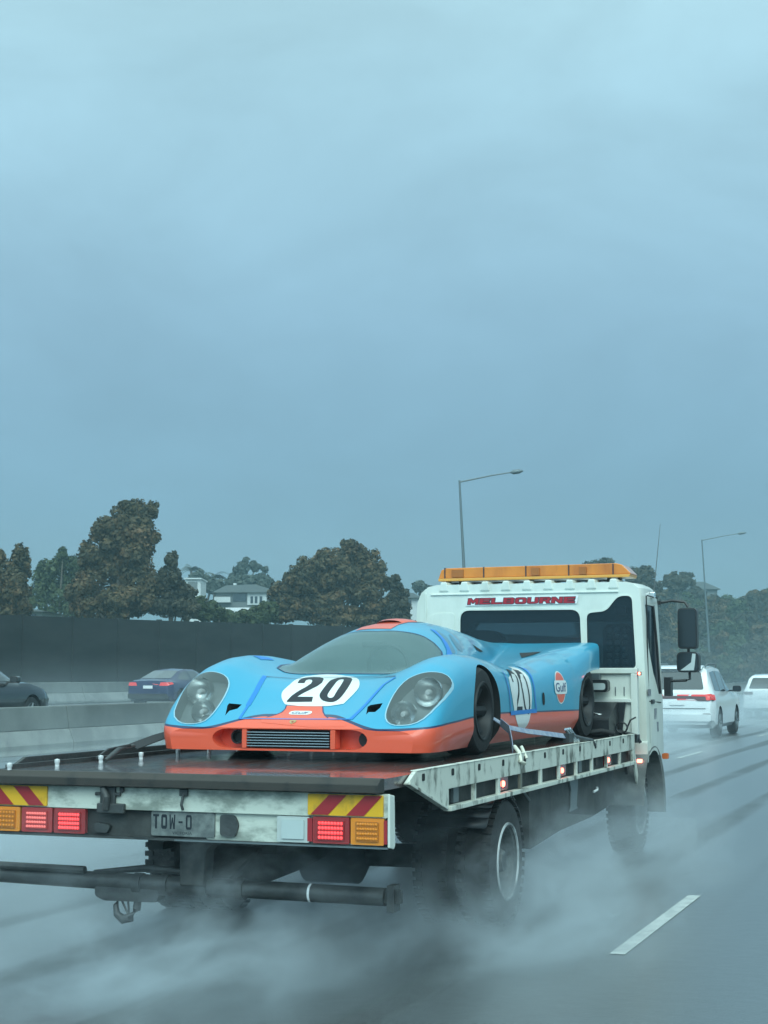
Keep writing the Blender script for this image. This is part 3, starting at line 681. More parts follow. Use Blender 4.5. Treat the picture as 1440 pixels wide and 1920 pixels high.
PILL = [(-0.077, 0.442), (0.078, 0.517), (0.000, 0.473)]
CREST = [(-0.018, 0.301), (0.032, 0.319), (0.021, 0.263)]
TAPE1 = [(-0.447, 0.612), (-0.407, 0.391), (-0.391, 0.228)]
TAPE1B = [(-0.391, 0.557), (-0.384, 0.437), (-0.379, 0.329), (-0.267, 0.340), (-0.119, 0.345), (0.030, 0.346), (0.177, 0.347), (0.393, 0.338)]
TAPE2 = [(0.393, 0.082), (0.443, 0.250), (0.486, 0.426), (0.548, 0.479)]
SEAM = [(-0.437, 0.608), (-0.342, 0.671), (-0.217, 0.684), (-0.086, 0.718), (0.065, 0.730), (0.299, 0.724), (0.538, 0.508)]
SIDE_ROUND = [(2.538, 0.599), (2.537, 0.597), (2.515, 0.579), (2.499, 0.545), (2.454, 0.485), (2.431, 0.417), (2.415, 0.342), (2.384, 0.261), (2.325, 0.195), (2.276, 0.152), (2.202, 0.129), (2.084, 0.143), (1.949, 0.198), (1.890, 0.272), (1.842, 0.366), (1.804, 0.459), (1.835, 0.538)]
SIDE_TWO = [(1.920, 0.486), (1.922, 0.527), (1.983, 0.563), (2.108, 0.556), (2.107, 0.527), (2.064, 0.468), (2.035, 0.406), (1.985, 0.349), (1.964, 0.293), (2.123, 0.290)]
SIDE_ZERO = [(2.295, 0.560), (2.182, 0.515), (2.149, 0.449), (2.163, 0.383), (2.189, 0.316), (2.225, 0.272), (2.307, 0.261), (2.344, 0.306), (2.341, 0.381), (2.332, 0.455), (2.347, 0.511), (2.402, 0.556)]
SIDE_TAPE_A = [(1.732, 0.566), (1.730, 0.495), (1.761, 0.395), (1.785, 0.288)]
SIDE_TAPE_B = [(2.637, 0.595), (2.583, 0.557), (2.520, 0.484), (2.502, 0.379), (2.522, 0.273)]
SIDE_TAPE_C = [(1.775, 0.266), (2.140, 0.266), (2.535, 0.268)]
SIDE_LOGO = [(3.041, 0.439), (3.379, 0.437), (3.276, 0.561), (3.217, 0.314), (3.049, 0.482), (3.398, 0.392), (3.034, 0.384), (3.409, 0.489)]
SIDE_SLOT = [(2.708, 0.403), (2.819, 0.402), (2.802, 0.306), (2.696, 0.308)]
DECK_A = [(0.368, 2.729), (0.376, 2.973), (0.392, 2.864), (0.399, 2.727)]
DECK_B = [(0.453, 3.783), (0.675, 3.651), (0.671, 3.392), (0.628, 3.223)]
ROOF = [(-0.221, 1.663), (-0.217, 1.816), (0.067, 1.851), (0.079, 1.580), (-0.023, 2.038), (0.129, 2.008)]
PILLAR = [(0.180, 1.900), (0.279, 1.928), (0.410, 1.811), (0.506, 1.670)]
PANE1 = [(0.296, 1.991), (0.372, 2.038), (0.462, 1.942), (0.501, 1.908), (0.506, 1.729), (0.393, 1.900)]
PANE2 = [(0.325, 2.230), (0.408, 2.198), (0.463, 2.208), (0.484, 2.053), (0.433, 2.029)]
FEND = [(-0.714, 0.973), (-0.672, 1.142), (-0.622, 1.152), (-0.631, 0.945)]
RIDGE = [(-0.772, 0.837), (0.781, 1.045), (0.830, 4.283), (0.924, 4.550), (0.634, 2.664)]
SHIELD = [(-.25, .895), (0, .90), (.25, .895), (.42, .875), (.50, .93), (.545, 1.1), (.56, 1.3), (.535, 1.5), (.485, 1.60), (.42, 1.635), (.336, 1.642), (.20, 1.605), (0, 1.575), (-.20, 1.605), (-.336, 1.642), (-.42, 1.635), (-.485, 1.60), (-.535, 1.5), (-.56, 1.3), (-.545, 1.1), (-.50, .93), (-.42, .875)]
LAMPS_L = [(-.79, .77, .094), (-.695, .50, .080)]
LAMPS_R = [(.82, .78, .094), (.715, .49, .082)]
VENTS = [VENT_L, VENT_R]
M['lamp_bowl'] = mat('lamp_bowl', (.80, .83, .83), .25, metal=1)
M['trim_pale'] = mat('trim_pale', (.30, .52, .62), .4)
M['crest_gold'] = mat('crest_gold', (.45, .36, .16), .4)
M['pane_tint'] = mat('pane_tint', (.13, .27, .36), .4, spec=.15)

def shell_cutter(outline, ax, inside, outside):
    """solid between the skin pushed out and pulled in, inside an outline on the body"""
    mb = MB(); d = Vector(DIR[ax]); pts = [hit(*to3(p, ax), DIR[ax])[0] for p in outline]
    n = len(pts); vs = [p - d * outside for p in pts] + [p + d * inside for p in pts]
    tri = tessellate_polygon([[Vector((p[0], p[1], 0)) for p in outline]])
    fs = [tuple(t) for t in tri] + [tuple(i + n for i in reversed(t)) for t in tri] + [(i, (i + 1) % n, (i + 1) % n + n, i + n) for i in range(n)]
    return mb.add(vs, fs)
def carve(vs, fs, cutters, mats):
    me = bpy.data.meshes.new('body'); me.from_pydata(vs, [], fs)
    bm = bmesh.new(); bm.from_mesh(me); bmesh.ops.remove_doubles(bm, verts=bm.verts, dist=1e-5); bmesh.ops.recalc_face_normals(bm, faces=bm.faces); bm.to_mesh(me); bm.free()
    for m in mats: me.materials.append(M[m])
    o = bpy.data.objects.new('body', me); COL.objects.link(o); tmp = []
    for k, (mb, mi) in enumerate(cutters):
        cm = bpy.data.meshes.new('cut'); cm.from_pydata(mb.v, [], mb.f)
        bm = bmesh.new(); bm.from_mesh(cm); bmesh.ops.recalc_face_normals(bm, faces=bm.faces); bm.to_mesh(cm); bm.free()
        for m in mats: cm.materials.append(M[m])
        cm.polygons.foreach_set('material_index', [mi] * len(cm.polygons))
        co = bpy.data.objects.new('cut', cm); COL.objects.link(co); tmp.append(co)
        b = o.modifiers.new('cut', 'BOOLEAN'); b.object = co; b.operation = 'DIFFERENCE'; b.solver = 'EXACT'
    dg = bpy.context.evaluated_depsgraph_get(); dg.update(); nm = bpy.data.meshes.new_from_object(o.evaluated_get(dg))
    o.modifiers.clear(); o.data = nm
    for t in tmp: bpy.data.objects.remove(t)
    nm.polygons.foreach_set('use_smooth', [True] * len(nm.polygons)); nm.set_sharp_from_angle(angle=math.radians(38))
    return o
def stadium(x0, x1, z0, z1, n=10, pw=1.0):
    r = (z1 - z0) / 2; zc = (z0 + z1) / 2; rx = r * pw; p = []
    for i in range(n + 1): a = -PI / 2 + PI * i / n; p.append((x1 - rx + rx * math.cos(a), zc + r * math.sin(a)))
    for i in range(n + 1): a = PI / 2 + PI * i / n; p.append((x0 + rx + rx * math.cos(a), zc + r * math.sin(a)))
    return p
cut = []
FY, RY = 1.17, 4.19                                   # axles
for sg in (-1, 1):
    mb = MB(); mb.lathe([(0, .0001), (0, .335), (.55, .335), (.55, .0001)], (.62 if sg > 0 else -.62 - .55, FY, .275), 'x', 48); cut.append((mb, 1))
    arch = [(RY - .44, -.1), (RY - .43, .22), (RY - .40, .36), (RY - .30, .48), (RY - .14, .55), (RY + .08, .575), (RY + .30, .585), (5.0, .60), (5.0, -.1)]
    mb = MB().prism(arch, 'x', .60 * sg, 1.2 * sg); cut.append((mb, 1))
mb = MB().prism([(4.35, -.1), (4.35, .40), (4.5, .58), (5.0, .60), (5.0, -.1)], 'x', -.62, .62); cut.append((mb, 1))
# nose opening: grille in the middle, ducts at its ends
GX0, GX1, GZ0, GZ1 = -.535, .535, .072, .197
mb = MB().prism(stadium(GX0, GX1, GZ0 + .001, GZ1, 10, 1.8), 'y', -.2, .12); cut.append((mb, 2))
for ol in (LAMP_L, LAMP_R): cut.append((shell_cutter(smooth_ring(ol, 2), 'l', .10, .06), 3))
cut.append((MB().prism(SHIELD, 'z', .36, 1.3), 4))
for p in VENTS: cut.append((shell_cutter(p, 'l', .07, .05), 1))
body = carve(bv, bf, cut, ['race_paint', 'well_dark', 'logo_orange', 'lamp_grey', 'interior'])
body.parent = RC
# glazing
ws = drape_poly('windscreen', SHIELD, 'z', 'pane_shield', .002, maxlen=.06)
rim_v, rim_f = ribbon(SHIELD + [SHIELD[0]], .012); drape('windscreen_seal', rim_v, rim_f, 'z', 'line_blue', .004)
for k, (nm, ol, lamps) in enumerate((('headlamp', LAMP_L, LAMPS_L), ('headlamp', LAMP_R, LAMPS_R))):
    cov = drape_poly('headlamp_cover', [smooth_ring(ol, 2)], 'l', 'pane_lamp', .003, maxlen=.04)
    rv, rf = ribbon(smooth_ring(ol, 2) + [smooth_ring(ol, 2)[0]], .009); drape('trim', rv, rf, 'l', 'trim_pale', .004, parent=cov)
    for (cx, cy, r) in lamps:
        p, nrm = hit(*to3((cx, cy), 'l'), DIR['l']); d = Vector(DIR['l']); cpos = p + d * .085
        face = Vector((0, -1, .18)).normalized()
        mb = MB(); segs = 24; prof = [(-.02, r * .30), (.0, r * .62), (.025, r * .86), (.055, r * .97), (.062, r), (.03, r * 1.02)]
        u = face.cross(Vector((1, 0, 0))).normalized(); vv = Vector((1, 0, 0)); vs = []; fs = []
        for a, rr in prof:
            for q in range(segs):
                t = 2 * PI * q / segs; vs.append(cpos + face * (a - .01) + vv * rr * math.cos(t) + u * rr * math.sin(t))
        for i in range(len(prof) - 1):
            for q in range(segs): fs.append((i * segs + q, i * segs + (q + 1) % segs, (i + 1) * segs + (q + 1) % segs, (i + 1) * segs + q))
        fs.append(tuple(range(segs)))
        hl = mesh_obj('headlight', mb.add(vs, fs), 'lamp_bowl', RC, smooth=40)
        b2 = MB(); b2.lathe([(-.03, .0001), (-.028, .016), (0, .022), (.03, .018)], cpos + face * .03, 'y', 12); mesh_obj('bulb', b2, 'sign_white', hl, smooth=50)
# grille
g = MB().prism(rrect(-.289, .289, GZ0 + .008, GZ1 - .010, .012), 'y', .055, .075)
gr = mesh_obj('grille', g, 'car_dark', RC)
sl_ = MB()
for i in range(6):
    z = GZ0 + .016 + i * .0172; sl_.prism([(-.012, z), (.04, z + .003), (.04, z + .007), (-.012, z + .005)], 'x', -.284, .284)
mesh_obj('slat', sl_, 'chrome', gr); gr.children[0].name = 'slats'
for a in (-.305, .305): mesh_obj('grille_frame', MB().prism(rrect(a - .016, a + .016, GZ0 + .003, GZ1 - .003, .006), 'y', -.006, .08), 'logo_orange', RC, bevel=.005)
mesh_obj('duct', MB().lathe([(0, .0001), (0, .042), (-.05, .046), (-.05, .036), (-.01, .034), (-.01, .0001)], (-.385, .11, .142), 'y', 24), 'car_dark', RC, smooth=40)
mesh_obj('duct', MB().prism(stadium(.455, .525, .085, .185, 8), 'y', .06, .11), 'car_dark', RC)
# wheels: front and rear, deep dished
def race_wheel(x, y, r, w, sg):
    t = mesh_obj('wheel', MB().lathe([(-w / 2, r * .55), (-w / 2, r * .92), (-w / 2 + .03, r), (w / 2 - .03, r), (w / 2, r * .93), (w / 2 + .008, r * .80), (w / 2, r * .62), (w / 2 - .02, r * .58)], (x, y, r), 'x', 56), 'rubber', RC, smooth=35)
    rm = MB(); s_ = sg
    rm.lathe([(s_ * (w / 2), r * .66), (s_ * (w / 2 + .006), r * .60), (s_ * (w / 2 - .01), r * .57), (s_ * (w / 2 - .10), r * .50), (s_ * (w / 2 - .12), r * .30), (s_ * (w / 2 - .10), r * .12), (s_ * (w / 2 - .06), r * .10), (s_ * (w / 2 - .06), .0001)], (x, y, r), 'x', 48)
    for i in range(5):
        a = 2 * PI * i / 5; p0 = Vector((x + s_ * (w / 2 - .09), y + math.cos(a) * r * .1, r + math.sin(a) * r * .1)); p1 = Vector((x + s_ * (w / 2 - .06), y + math.cos(a) * r * .55, r + math.sin(a) * r * .55))
        rm.tube([p0, p1], [.035, .045], 8)
    mesh_obj('rim', rm, 'rim_dark', t, smooth=35)
    mesh_obj('rim_lip', MB().lathe([(s_ * (w / 2 + .004), r * .62), (s_ * (w / 2 + .014), r * .64), (s_ * (w / 2 + .014), r * .67), (s_ * (w / 2 + .002), r * .685)], (x, y, r), 'x', 48), 'rim_dark', t, smooth=60)
for sg in (-1, 1):
    race_wheel(.80 * sg, FY, .295, .25, sg); race_wheel(.765 * sg, RY, .315, .33, sg)
# cockpit seen through the screen
st = MB(); st.lathe([(0, .15), (.012, .165), (.024, .15), (.012, .135), (0, .15)], (.14, 1.42, .60), 'y', 28); st.tube([(.14, 1.43, .60), (.14, 1.7, .50)], .025, 8)
mesh_obj('steering_wheel', st, 'plastic', RC, smooth=60)
mesh_obj('seat', MB().prism(roundpoly([(1.75, .42), (1.96, .68), (2.03, .68), (1.98, .42)], .06), 'x', .05, .40).prism(roundpoly([(1.75, .42), (1.96, .68), (2.03, .68), (1.98, .42)], .06), 'x', -.40, -.06), 'interior', RC, bevel=.02)
mesh_obj('mirror', MB().box(-.09, .09, 1.50, 1.53, .735, .785), 'plastic', RC, bevel=.01)
mesh_obj('dashboard', MB().prism(roundpoly([(1.02, .40), (1.02, .50), (1.3, .56), (1.45, .54), (1.45, .40)], .04), 'x', -.56, .56), 'interior', RC)
def fit_text(txt, x0, x1, y0, y1, offset=0.0, shear=0.0):
    vs, fs = text_polys(txt, 1.0, offset, shear); a = np.array(vs); lo = a.min(0); sp = a.max(0) - lo
    return [(x0 + (v[0] - lo[0]) / sp[0] * (x1 - x0), y0 + (v[1] - lo[1]) / sp[1] * (y1 - y0)) for v in vs], fs
# nose: orange tongue, white roundel, number 20, logo, crest, tape lines
drape_poly('orange_tongue', [TONGUE], 'l', 'logo_orange', .0015)
for sl3 in (TONGUE[0:5], TONGUE[11:16]): rv, rf = ribbon(sl3, .008); drape('pin_line', rv, rf, 'l', 'line_blue', .0025)
drape_poly('roundel', [smooth_ring(ROUNDEL, 2)], 'z', 'roundel_white', .003)
drape_poly('number', [TWO], 'z', 'number_black', .0045, maxlen=.025)
drape_poly('number', [smooth_ring(ZERO_O, 2), smooth_ring(ZERO_I, 2)], 'z', 'number_black', .0045, maxlen=.025)
px0, px1, pz0, pz1 = PILL[0][0], PILL[1][0], PILL[0][1] - .004, PILL[1][1] - .004
px1 = px0 + (PILL[1][0] - PILL[0][0])
pill = drape_poly('logo', [rrect(px0, px1, pz0, pz1, .03)], 'l', 'roundel_white', .003, maxlen=.02)
tv, tf = fit_text('Gulf', px0 + .018, px1 - .018, pz0 + .016, pz1 - .018, .012, .25); drape('lettering', tv, tf, 'l', 'logo_blue', .0045, parent=pill, maxlen=.02)
cz = CREST[0][1] - .012; cx_ = .004
cr = drape_poly('crest', [[(cx_ - .022, cz + .028), (cx_, cz + .036), (cx_ + .022, cz + .028), (cx_ + .020, cz), (cx_, cz - .03), (cx_ - .020, cz)]], 'l', 'crest_gold', .004, maxlen=.02)
drape_poly('crest_field', [[(cx_ - .008, cz + .012), (cx_ + .008, cz + .012), (cx_ + .007, cz), (cx_, cz - .012), (cx_ - .007, cz)]], 'l', 'letter_red', .005, parent=cr, maxlen=.02)
for nm, pts, ax, w in (('tape_line', TAPE1, 'z', .030), ('tape_line', TAPE1B[:3], 'l', .016), ('tape_line', TAPE1B[2:], 'l', .014), ('tape_line', TAPE2, 'z', .026)):
    rv, rf = ribbon(pts, w); drape(nm, rv, rf, ax, 'tape_blue', .0035)
rv, rf = ribbon(SEAM, .008); drape('panel_seam', rv, rf, 'z', 'line_blue', .0038)
# roof stripe and scoop
drape_poly('roof_stripe', [[(-.20, 1.655), (.085, 1.64), (.095, 2.3), (.06, 3.3), (-.20, 3.3), (-.215, 2.3)]], 'z', 'logo_orange', .003, maxlen=.06)
sc = MB(); vs = []; fs = []
for i in range(9):
    t = i / 8; y = 1.93 + .55 * t; w = .12 * math.sin(PI * min(1, .25 + t * .75)) ** .6 + .005; h = .032 * math.sin(PI * min(1, .3 + t * .7)) + .002
    for k in range(9):
        a = PI * k / 8; vs.append((-.035 + w * math.cos(a), y, float(C_(y)) - .006 + h * math.sin(a)))
for i in range(8):
    for k in range(8): fs.append((i * 9 + k, i * 9 + k + 1, (i + 1) * 9 + k + 1, (i + 1) * 9 + k))
mesh_obj('roof_scoop', sc.add(vs, fs), 'logo_orange', RC, smooth=60)
# right pillar tape, door panes, fender mark
rv, rf = ribbon([(.30, 1.95), (.42, 1.86), (.505, 1.74), (.55, 1.6), (.58, 1.4)], .05); drape('tape_line', rv, rf, 'z', 'tape_blue', .0035)
for q in (PANE1, PANE2): drape_poly('door_pane', [smooth_ring(q, 2)], 'z', 'pane_tint', .002)
drape_poly('paint_mark', [FEND], 'z', 'tape_blue', .003)
# deck vents
drape_poly('deck_vent', [DECK_A], 'z', 'well_dark', .004); drape_poly('deck_vent', [DECK_B], 'z', 'well_dark', .004)
# flank: roundel, number, logo, slot, tape
drape_poly('roundel', [smooth_ring(SIDE_ROUND, 2)], 'x', 'roundel_white', .003)
rv, rf = ribbon(smooth_ring([SIDE_TWO[0]] + SIDE_TWO, 1), .034); drape('number', rv, rf, 'x', 'number_black', .0045, maxlen=.025)
rv, rf = ribbon(SIDE_ZERO + [SIDE_ZERO[0]], .034); drape('number', rv, rf, 'x', 'number_black', .0047, maxlen=.025)
for pts, w in ((SIDE_TAPE_A, .022), (SIDE_TAPE_B, .026), (SIDE_TAPE_C, .030)):
    rv, rf = ribbon(pts, w); drape('tape_line', rv, rf, 'x', 'tape_blue', .0055)
ly0, ly1 = SIDE_LOGO[0][0], SIDE_LOGO[1][0]; lz0, lz1 = SIDE_LOGO[3][1], SIDE_LOGO[2][1]; lc = ((ly0 + ly1) / 2 + .02, (lz0 + lz1) / 2)
drape_poly('logo_border', [ellipse(*lc, .135, .130)], 'x', 'roundel_white', .0025)
lg = drape_poly('logo', [ellipse(*lc, .122, .120)], 'x', 'logo_orange', .004)
drape_poly('logo_band', [rrect(lc[0] - .165, lc[0] + .165, lc[1] - .052, lc[1] + .056, .035)], 'x', 'roundel_white', .0055, parent=lg)
tv, tf = fit_text('Gulf', lc[0] - .138, lc[0] + .138, lc[1] - .034, lc[1] + .038, .012); drape('lettering', tv, tf, 'x', 'logo_blue', .007, parent=lg, maxlen=.02)
s0, s1 = SIDE_SLOT[0], SIDE_SLOT[2]
drape_poly('side_slot', [rrect(min(s0[0], s1[0]), max(s0[0], s1[0]) - .03, s1[1], s0[1], .03)], 'x', 'well_dark', .004)


# ------------------------------------------------------------------ tow truck (tilt tray), local origin: middle of the tray's rear edge, on the road
TT = empty('tow_truck', (-4.155, 7.8, 0))
tag(TT, 'white tilt tray tow truck with amber light bar, carrying the blue and orange race car', 'tow truck')
def T(name, mb, m, parent=TT, **k): return mesh_obj(name, mb, m, parent, **k)
TL = 6.30                                              # tray length
M['cab_inner'] = mat('cab_inner', (.12, .14, .155), .7)
M['trim_grey'] = mat('trim_grey', (.2, .22, .22), .5)
M['lip_dark'] = mat('lip_dark', (.012, .014, .015), .6, col2=(.04, .035, .03), vscale=6, lo=.5, hi=.7)
M['sticker'] = mat('sticker', (.30, .30, .33), .4, col2=(.12, .13, .15), vscale=30)
M['seat_beads'] = mat('seat_beads', (.16, .19, .20), .3)
M['amber_unit'] = mat('amber_unit', (.40, .12, .015), .3, coat=.5)
M['amber_lamp'] = mat('amber_lamp', (.75, .18, .05), .25, coat=.5)
M['mirror_dark'] = mat('mirror_dark', (.025, .035, .042), .12)
M['painted_reflection'] = mat('painted_reflection', (.55, .62, .62), .15)
M['mud_grey'] = mat('mud_grey', (.09, .10, .10), .6, col2=(.20, .21, .20), vscale=5, bump=.2)
# --- tray
d = MB(); d.box(-1.20, 1.20, .03, TL, 1.0, 1.06)
deck = T('tray_deck', d, 'deck')
T('rear_lip', MB().prism([(-.015, .990), (-.015, 1.035), (.03, 1.064), (.08, 1.064), (.08, .99)], 'x', -1.215, 1.205), 'lip_dark', bevel=.004)
# right side rail: deep white plate with a row of windows cut along its lower edge
NW = 10; y0, y1 = 1.07, 6.24; pitch = (y1 - y0) / NW; ZR = .868; ZT = .945; ZBm = .845
rl = MB()
rl.prism([(.36, 1.015), (.50, 1.075), (TL, 1.075), (TL, ZT), (1.07, ZT), (1.07, .835), (1.02, .83)], 'x', 1.205, 1.23)
for i in range(NW + 1):
    a = y0 + i * pitch
    if i: rl.box(1.207, 1.228, a - .022, a + .022, ZBm, ZT + .004)
rl.box(1.195, 1.246, 1.07, TL, .818, .846)
rl.prism([(.36, 1.013), (1.02, .828), (1.02, .842), (.37, 1.03)], 'x', 1.231, 1.247)
rail = T('side_rail', rl, 'rail_white', bevel=.003)
T('rail_back', MB().box(1.15, 1.17, .95, TL, .83, .99), 'underbody', rail)
sl_ = MB()
for i in range(11):
    a = .62 + i * .52; sl_.prism(roundpoly([(a - .022, 1.058), (a - .022, 1.018), (a + .022, 1.018), (a + .022, 1.058)], .012), 'x', 1.2305, 1.2335)
T('slots', sl_, 'well_dark', rail)
T('rail_cap', MB().box(1.19, 1.234, .52, TL, 1.0755, 1.081), 'rail_white', rail, bevel=.003)
for i in (2, 5, 8):
    a = y0 + (i + .5) * pitch - .03
    ml = T('marker_lamp', MB().prism(rrect(a - .13, a + .11, .853, .938, .02), 'x', 1.172, 1.186), 'red_lens')
    T('bulb', MB().lathe([(0, .022), (.010, .017), (.014, .0001)], (1.187, a - .01, .895), 'x', 14), 'lamp_glow', ml, smooth=60)
for i in (0, 6):
    a = y0 + (i + .5) * pitch; T('bracket', MB().box(1.172, 1.19, a - .05, a + .05, .85, .94), 'galv')
# left rail, shade of its inner face painted in as black; white lashing pegs
T('side_rail', MB().prism([(.30, 1.0), (.30, 1.06), (.45, 1.115), (TL, 1.115), (TL, .86), (1.0, .86)], 'x', -1.23, -1.205), 'black_steel', bevel=.004)
for i in range(13):
    y = .04 + i * .46
    T('lashing_peg', MB().lathe([(0, .013), (.018, .013), (.021, .016), (.040, .016), (.044, .0001)], (-1.05 + .1 * min(1, i / 4), y, 1.06), 'z', 12), 'sign_white', deck, smooth=50)
T('wheel_guide', MB().box(-1.15, -1.13, .15, TL, 1.06, 1.085), 'black_steel', deck)
# --- tail beam with lamps, plate and hazard boards
T('tail_beam', MB().prism(rrect(-1.235, 1.235, .862, .982, .012), 'y', .05, .10), 'beam_white')
T('beam_skirt', MB().box(-1.225, .50, .085, .13, .715, .861), 'underbody')
T('beam_plate', MB().prism(rrect(.18, 1.18, .716, .861, .01), 'y', .074, .084), 'beam_white')
T('beam_end', MB().prism([(.04, .985), (.11, .975), (.12, .72), (.10, .70), (.04, .712)], 'x', 1.236, 1.250), 'truck_white', bevel=.004)
T('lower_edge', MB().box(-1.235, 1.235, .055, .11, .702, .7155), 'black_steel')
T('edge_strip', MB().box(.0, 1.235, .047, .054, .703, .712), 'galv')
for (x0, x1, sgn) in ((.79, 1.212, 1), (-1.215, -.80, -1)):
    z0, z1 = .868, .978
    hb = T('hazard_board', MB().prism(rrect(x0, x1, z0, z1, .006), 'y', .038, .0495), 'hz_yellow')
    st = MB(); w = (x1 - x0) / 4.3; hh = z1 - z0 - .006; sh = .105 * sgn
    for k in (0, 1):
        a = x0 + .012 + w * (.05 + 2.05 * k) if sgn > 0 else x1 - .012 - w * (1.05 + 2.05 * k)
        q = [(a, z0 + .003), (a + w, z0 + .003), (a + w + sh, z1 - .003), (a + sh, z1 - .003)]
        q = [(min(max(x, x0 + .004), x1 - .004), z) for x, z in q]; st.prism(q, 'y', .0345, .0375)
    T('stripes', st, 'hz_red', hb)
def tail_lamp(x0, x1, z0, z1, frame, lens, dots, label=None, lit=False):
    h = T('tail_lamp', MB().prism(rrect(x0, x1, z0, z1, .008), 'y', .046, .0735), frame, bevel=.003)
    if label: h['label'] = label
    T('lens', MB().prism(rrect(x0 + .028, x1 - .028, z0 + .018, z1 - .018, .006), 'y', .038, .0455), lens, h, bevel=.002)
    if dots:
        mb = MB()
        for r in range(4):
            for q in range(8):
                cx = x0 + .042 + (x1 - x0 - .084) * q / 7; cz = z0 + .032 + (z1 - z0 - .064) * r / 3
                mb.lathe([(0, .0082), (-.004, .006), (-.0055, .0001)], (cx, .0375, cz), 'y', 8)
        T('led_grid', mb, dots, h)
tail_lamp(.61, .795, .722, .856, 'lamp_frame', 'clear_lens', None, 'clear reversing lamp')
tail_lamp(.815, 1.022, .722, .860, 'red_lens', 'red_lens', 'led_red', 'lit red tail lamp')
tail_lamp(1.03, 1.215, .722, .860, 'amber', 'amber_dots', 'amber', 'unlit amber indicator lamp')
tail_lamp(-.755, -.555, .722, .858, 'red_lens', 'red_lens', 'led_red', 'lit red tail lamp')
tail_lamp(-.965, -.768, .722, .858, 'red_lens_dim', 'red_lens_dim', 'led_dim', 'half lit red tail lamp')
tail_lamp(-1.20, -.978, .722, .858, 'amber', 'amber_dots', 'amber', 'unlit amber indicator lamp')
T('reflector', MB().box(.785, .812, .045, .073, .73, .85), 'hz_red'); T('reflector', MB().box(1.216, 1.234, .04, .073, .73, .85), 'hz_red')
GLYPH = {
 'M': [[(0, 0), (0, 1), (.3, 1), (.5, .55), (.7, 1), (1, 1), (1, 0), (.74, 0), (.74, .58), (.56, .2), (.44, .2), (.26, .58), (.26, 0)]],
 'E': [[(0, 0), (0, 1), (1, 1), (1, .78), (.3, .78), (.3, .61), (.9, .61), (.9, .41), (.3, .41), (.3, .22), (1, .22), (1, 0)]],
 'L': [[(0, 0), (0, 1), (.3, 1), (.3, .22), (1, .22), (1, 0)]],
 'B': [[(0, 0), (0, 1), (.85, 1), (1, .88), (1, .62), (.9, .51), (1, .4), (1, .12), (.85, 0)], [(.3, .6), (.7, .6), (.7, .8), (.3, .8)], [(.3, .2), (.7, .2), (.7, .42), (.3, .42)]],
 'O': [[(.2, 0), (.06, .06), (0, .2), (0, .8), (.06, .94), (.2, 1), (.8, 1), (.94, .94), (1, .8), (1, .2), (.94, .06), (.8, 0)], [(.3, .22), (.7, .22), (.7, .78), (.3, .78)]],
 'U': [[(.2, 0), (.06, .06), (0, .2), (0, 1), (.3, 1), (.3, .22), (.7, .22), (.7, 1), (1, 1), (1, .2), (.94, .06), (.8, 0)]],
 'R': [[(0, 0), (0, 1), (.85, 1), (1, .88), (1, .55), (.86, .44), (1, 0), (.68, 0), (.55, .40), (.3, .40), (.3, 0)], [(.3, .6), (.7, .6), (.7, .8), (.3, .8)]],
 'N': [[(0, 0), (0, 1), (.32, 1), (.7, .42), (.7, 1), (1, 1), (1, 0), (.7, 0), (.3, .58), (.3, 0)]],
 'T': [[(.34, 0), (.34, .84), (0, .84), (0, 1), (1, 1), (1, .84), (.66, .84), (.66, 0)]],
 'W': [[(.06, 0), (0, 1), (.22, 1), (.27, .34), (.41, .8), (.59, .8), (.73, .34), (.78, 1), (1, 1), (.94, 0), (.66, 0), (.5, .46), (.34, 0)]],
 '0': [[(.2, 0), (.06, .06), (0, .2), (0, .8), (.06, .94), (.2, 1), (.8, 1), (.94, .94), (1, .8), (1, .2), (.94, .06), (.8, 0)], [(.28, .16), (.72, .16), (.72, .84), (.28, .84)]],
 '-': [[(.15, .42), (.15, .56), (.85, .56), (.85, .42)]]}
def grow(ring, w):
    """push a ring outward by w (inward for a hole drawn the same way round)"""
    n = len(ring); A = sum(ring[i - 1][0] * ring[i][1] - ring[i][0] * ring[i - 1][1] for i in range(n)); o_ = []
    for i in range(n):
        a, b, c_ = Vector(ring[i - 1]), Vector(ring[i]), Vector(ring[(i + 1) % n]); d1, d2 = (b - a).normalized(), (c_ - b).normalized()
        n1, n2 = Vector((d1.y, -d1.x)), Vector((d2.y, -d2.x)); m_ = (n1 + n2); m_ = m_ / max(.35, m_.length_squared / 2)
        o_.append(tuple(b + m_ * (w if A > 0 else -w)))
    return o_
def block_text(name, txt, x0, z0, h, cw, gap, shear, y, m, parent, swell=0.0):
    mb = MB(); x = x0
    for ch in txt:
        rings = [[(x + p[0] * cw + p[1] * h * shear, z0 + p[1] * h) for p in r] for r in GLYPH[ch]]
        rings = [grow(r, swell if k == 0 else -swell) for k, r in enumerate(rings)] if swell else rings
        v_, f_ = fill(rings); mb.add([(p[0], y, p[1]) for p in v_], f_); x += cw + gap
    return mesh_obj(name, mb, m, parent)
pl = T('number_plate', MB().prism(rrect(-.15, .235, .727, .860, .012), 'y', .062, .072), 'plate', bevel=.003)
def flat_text(name, txt, x0, x1, z0, z1, y, m, parent, offset=.0, shear=0.0, thick=.003, depth_axis='y'):
    vs, fs = text_polys(txt, 1.0, offset, shear); a = np.array(vs); lo = a.min(0); sp = a.max(0) - lo
    mb = MB().add([(x0 + (v[0] - lo[0]) / sp[0] * (x1 - x0), y, z0 + (v[1] - lo[1]) / sp[1] * (z1 - z0)) for v in vs], fs)
    o = mesh_obj(name, mb, m, parent); return o
block_text('lettering', 'TOW-0', -.138, .765, .078, .036, .014, 0, .0610, 'number_black', pl)
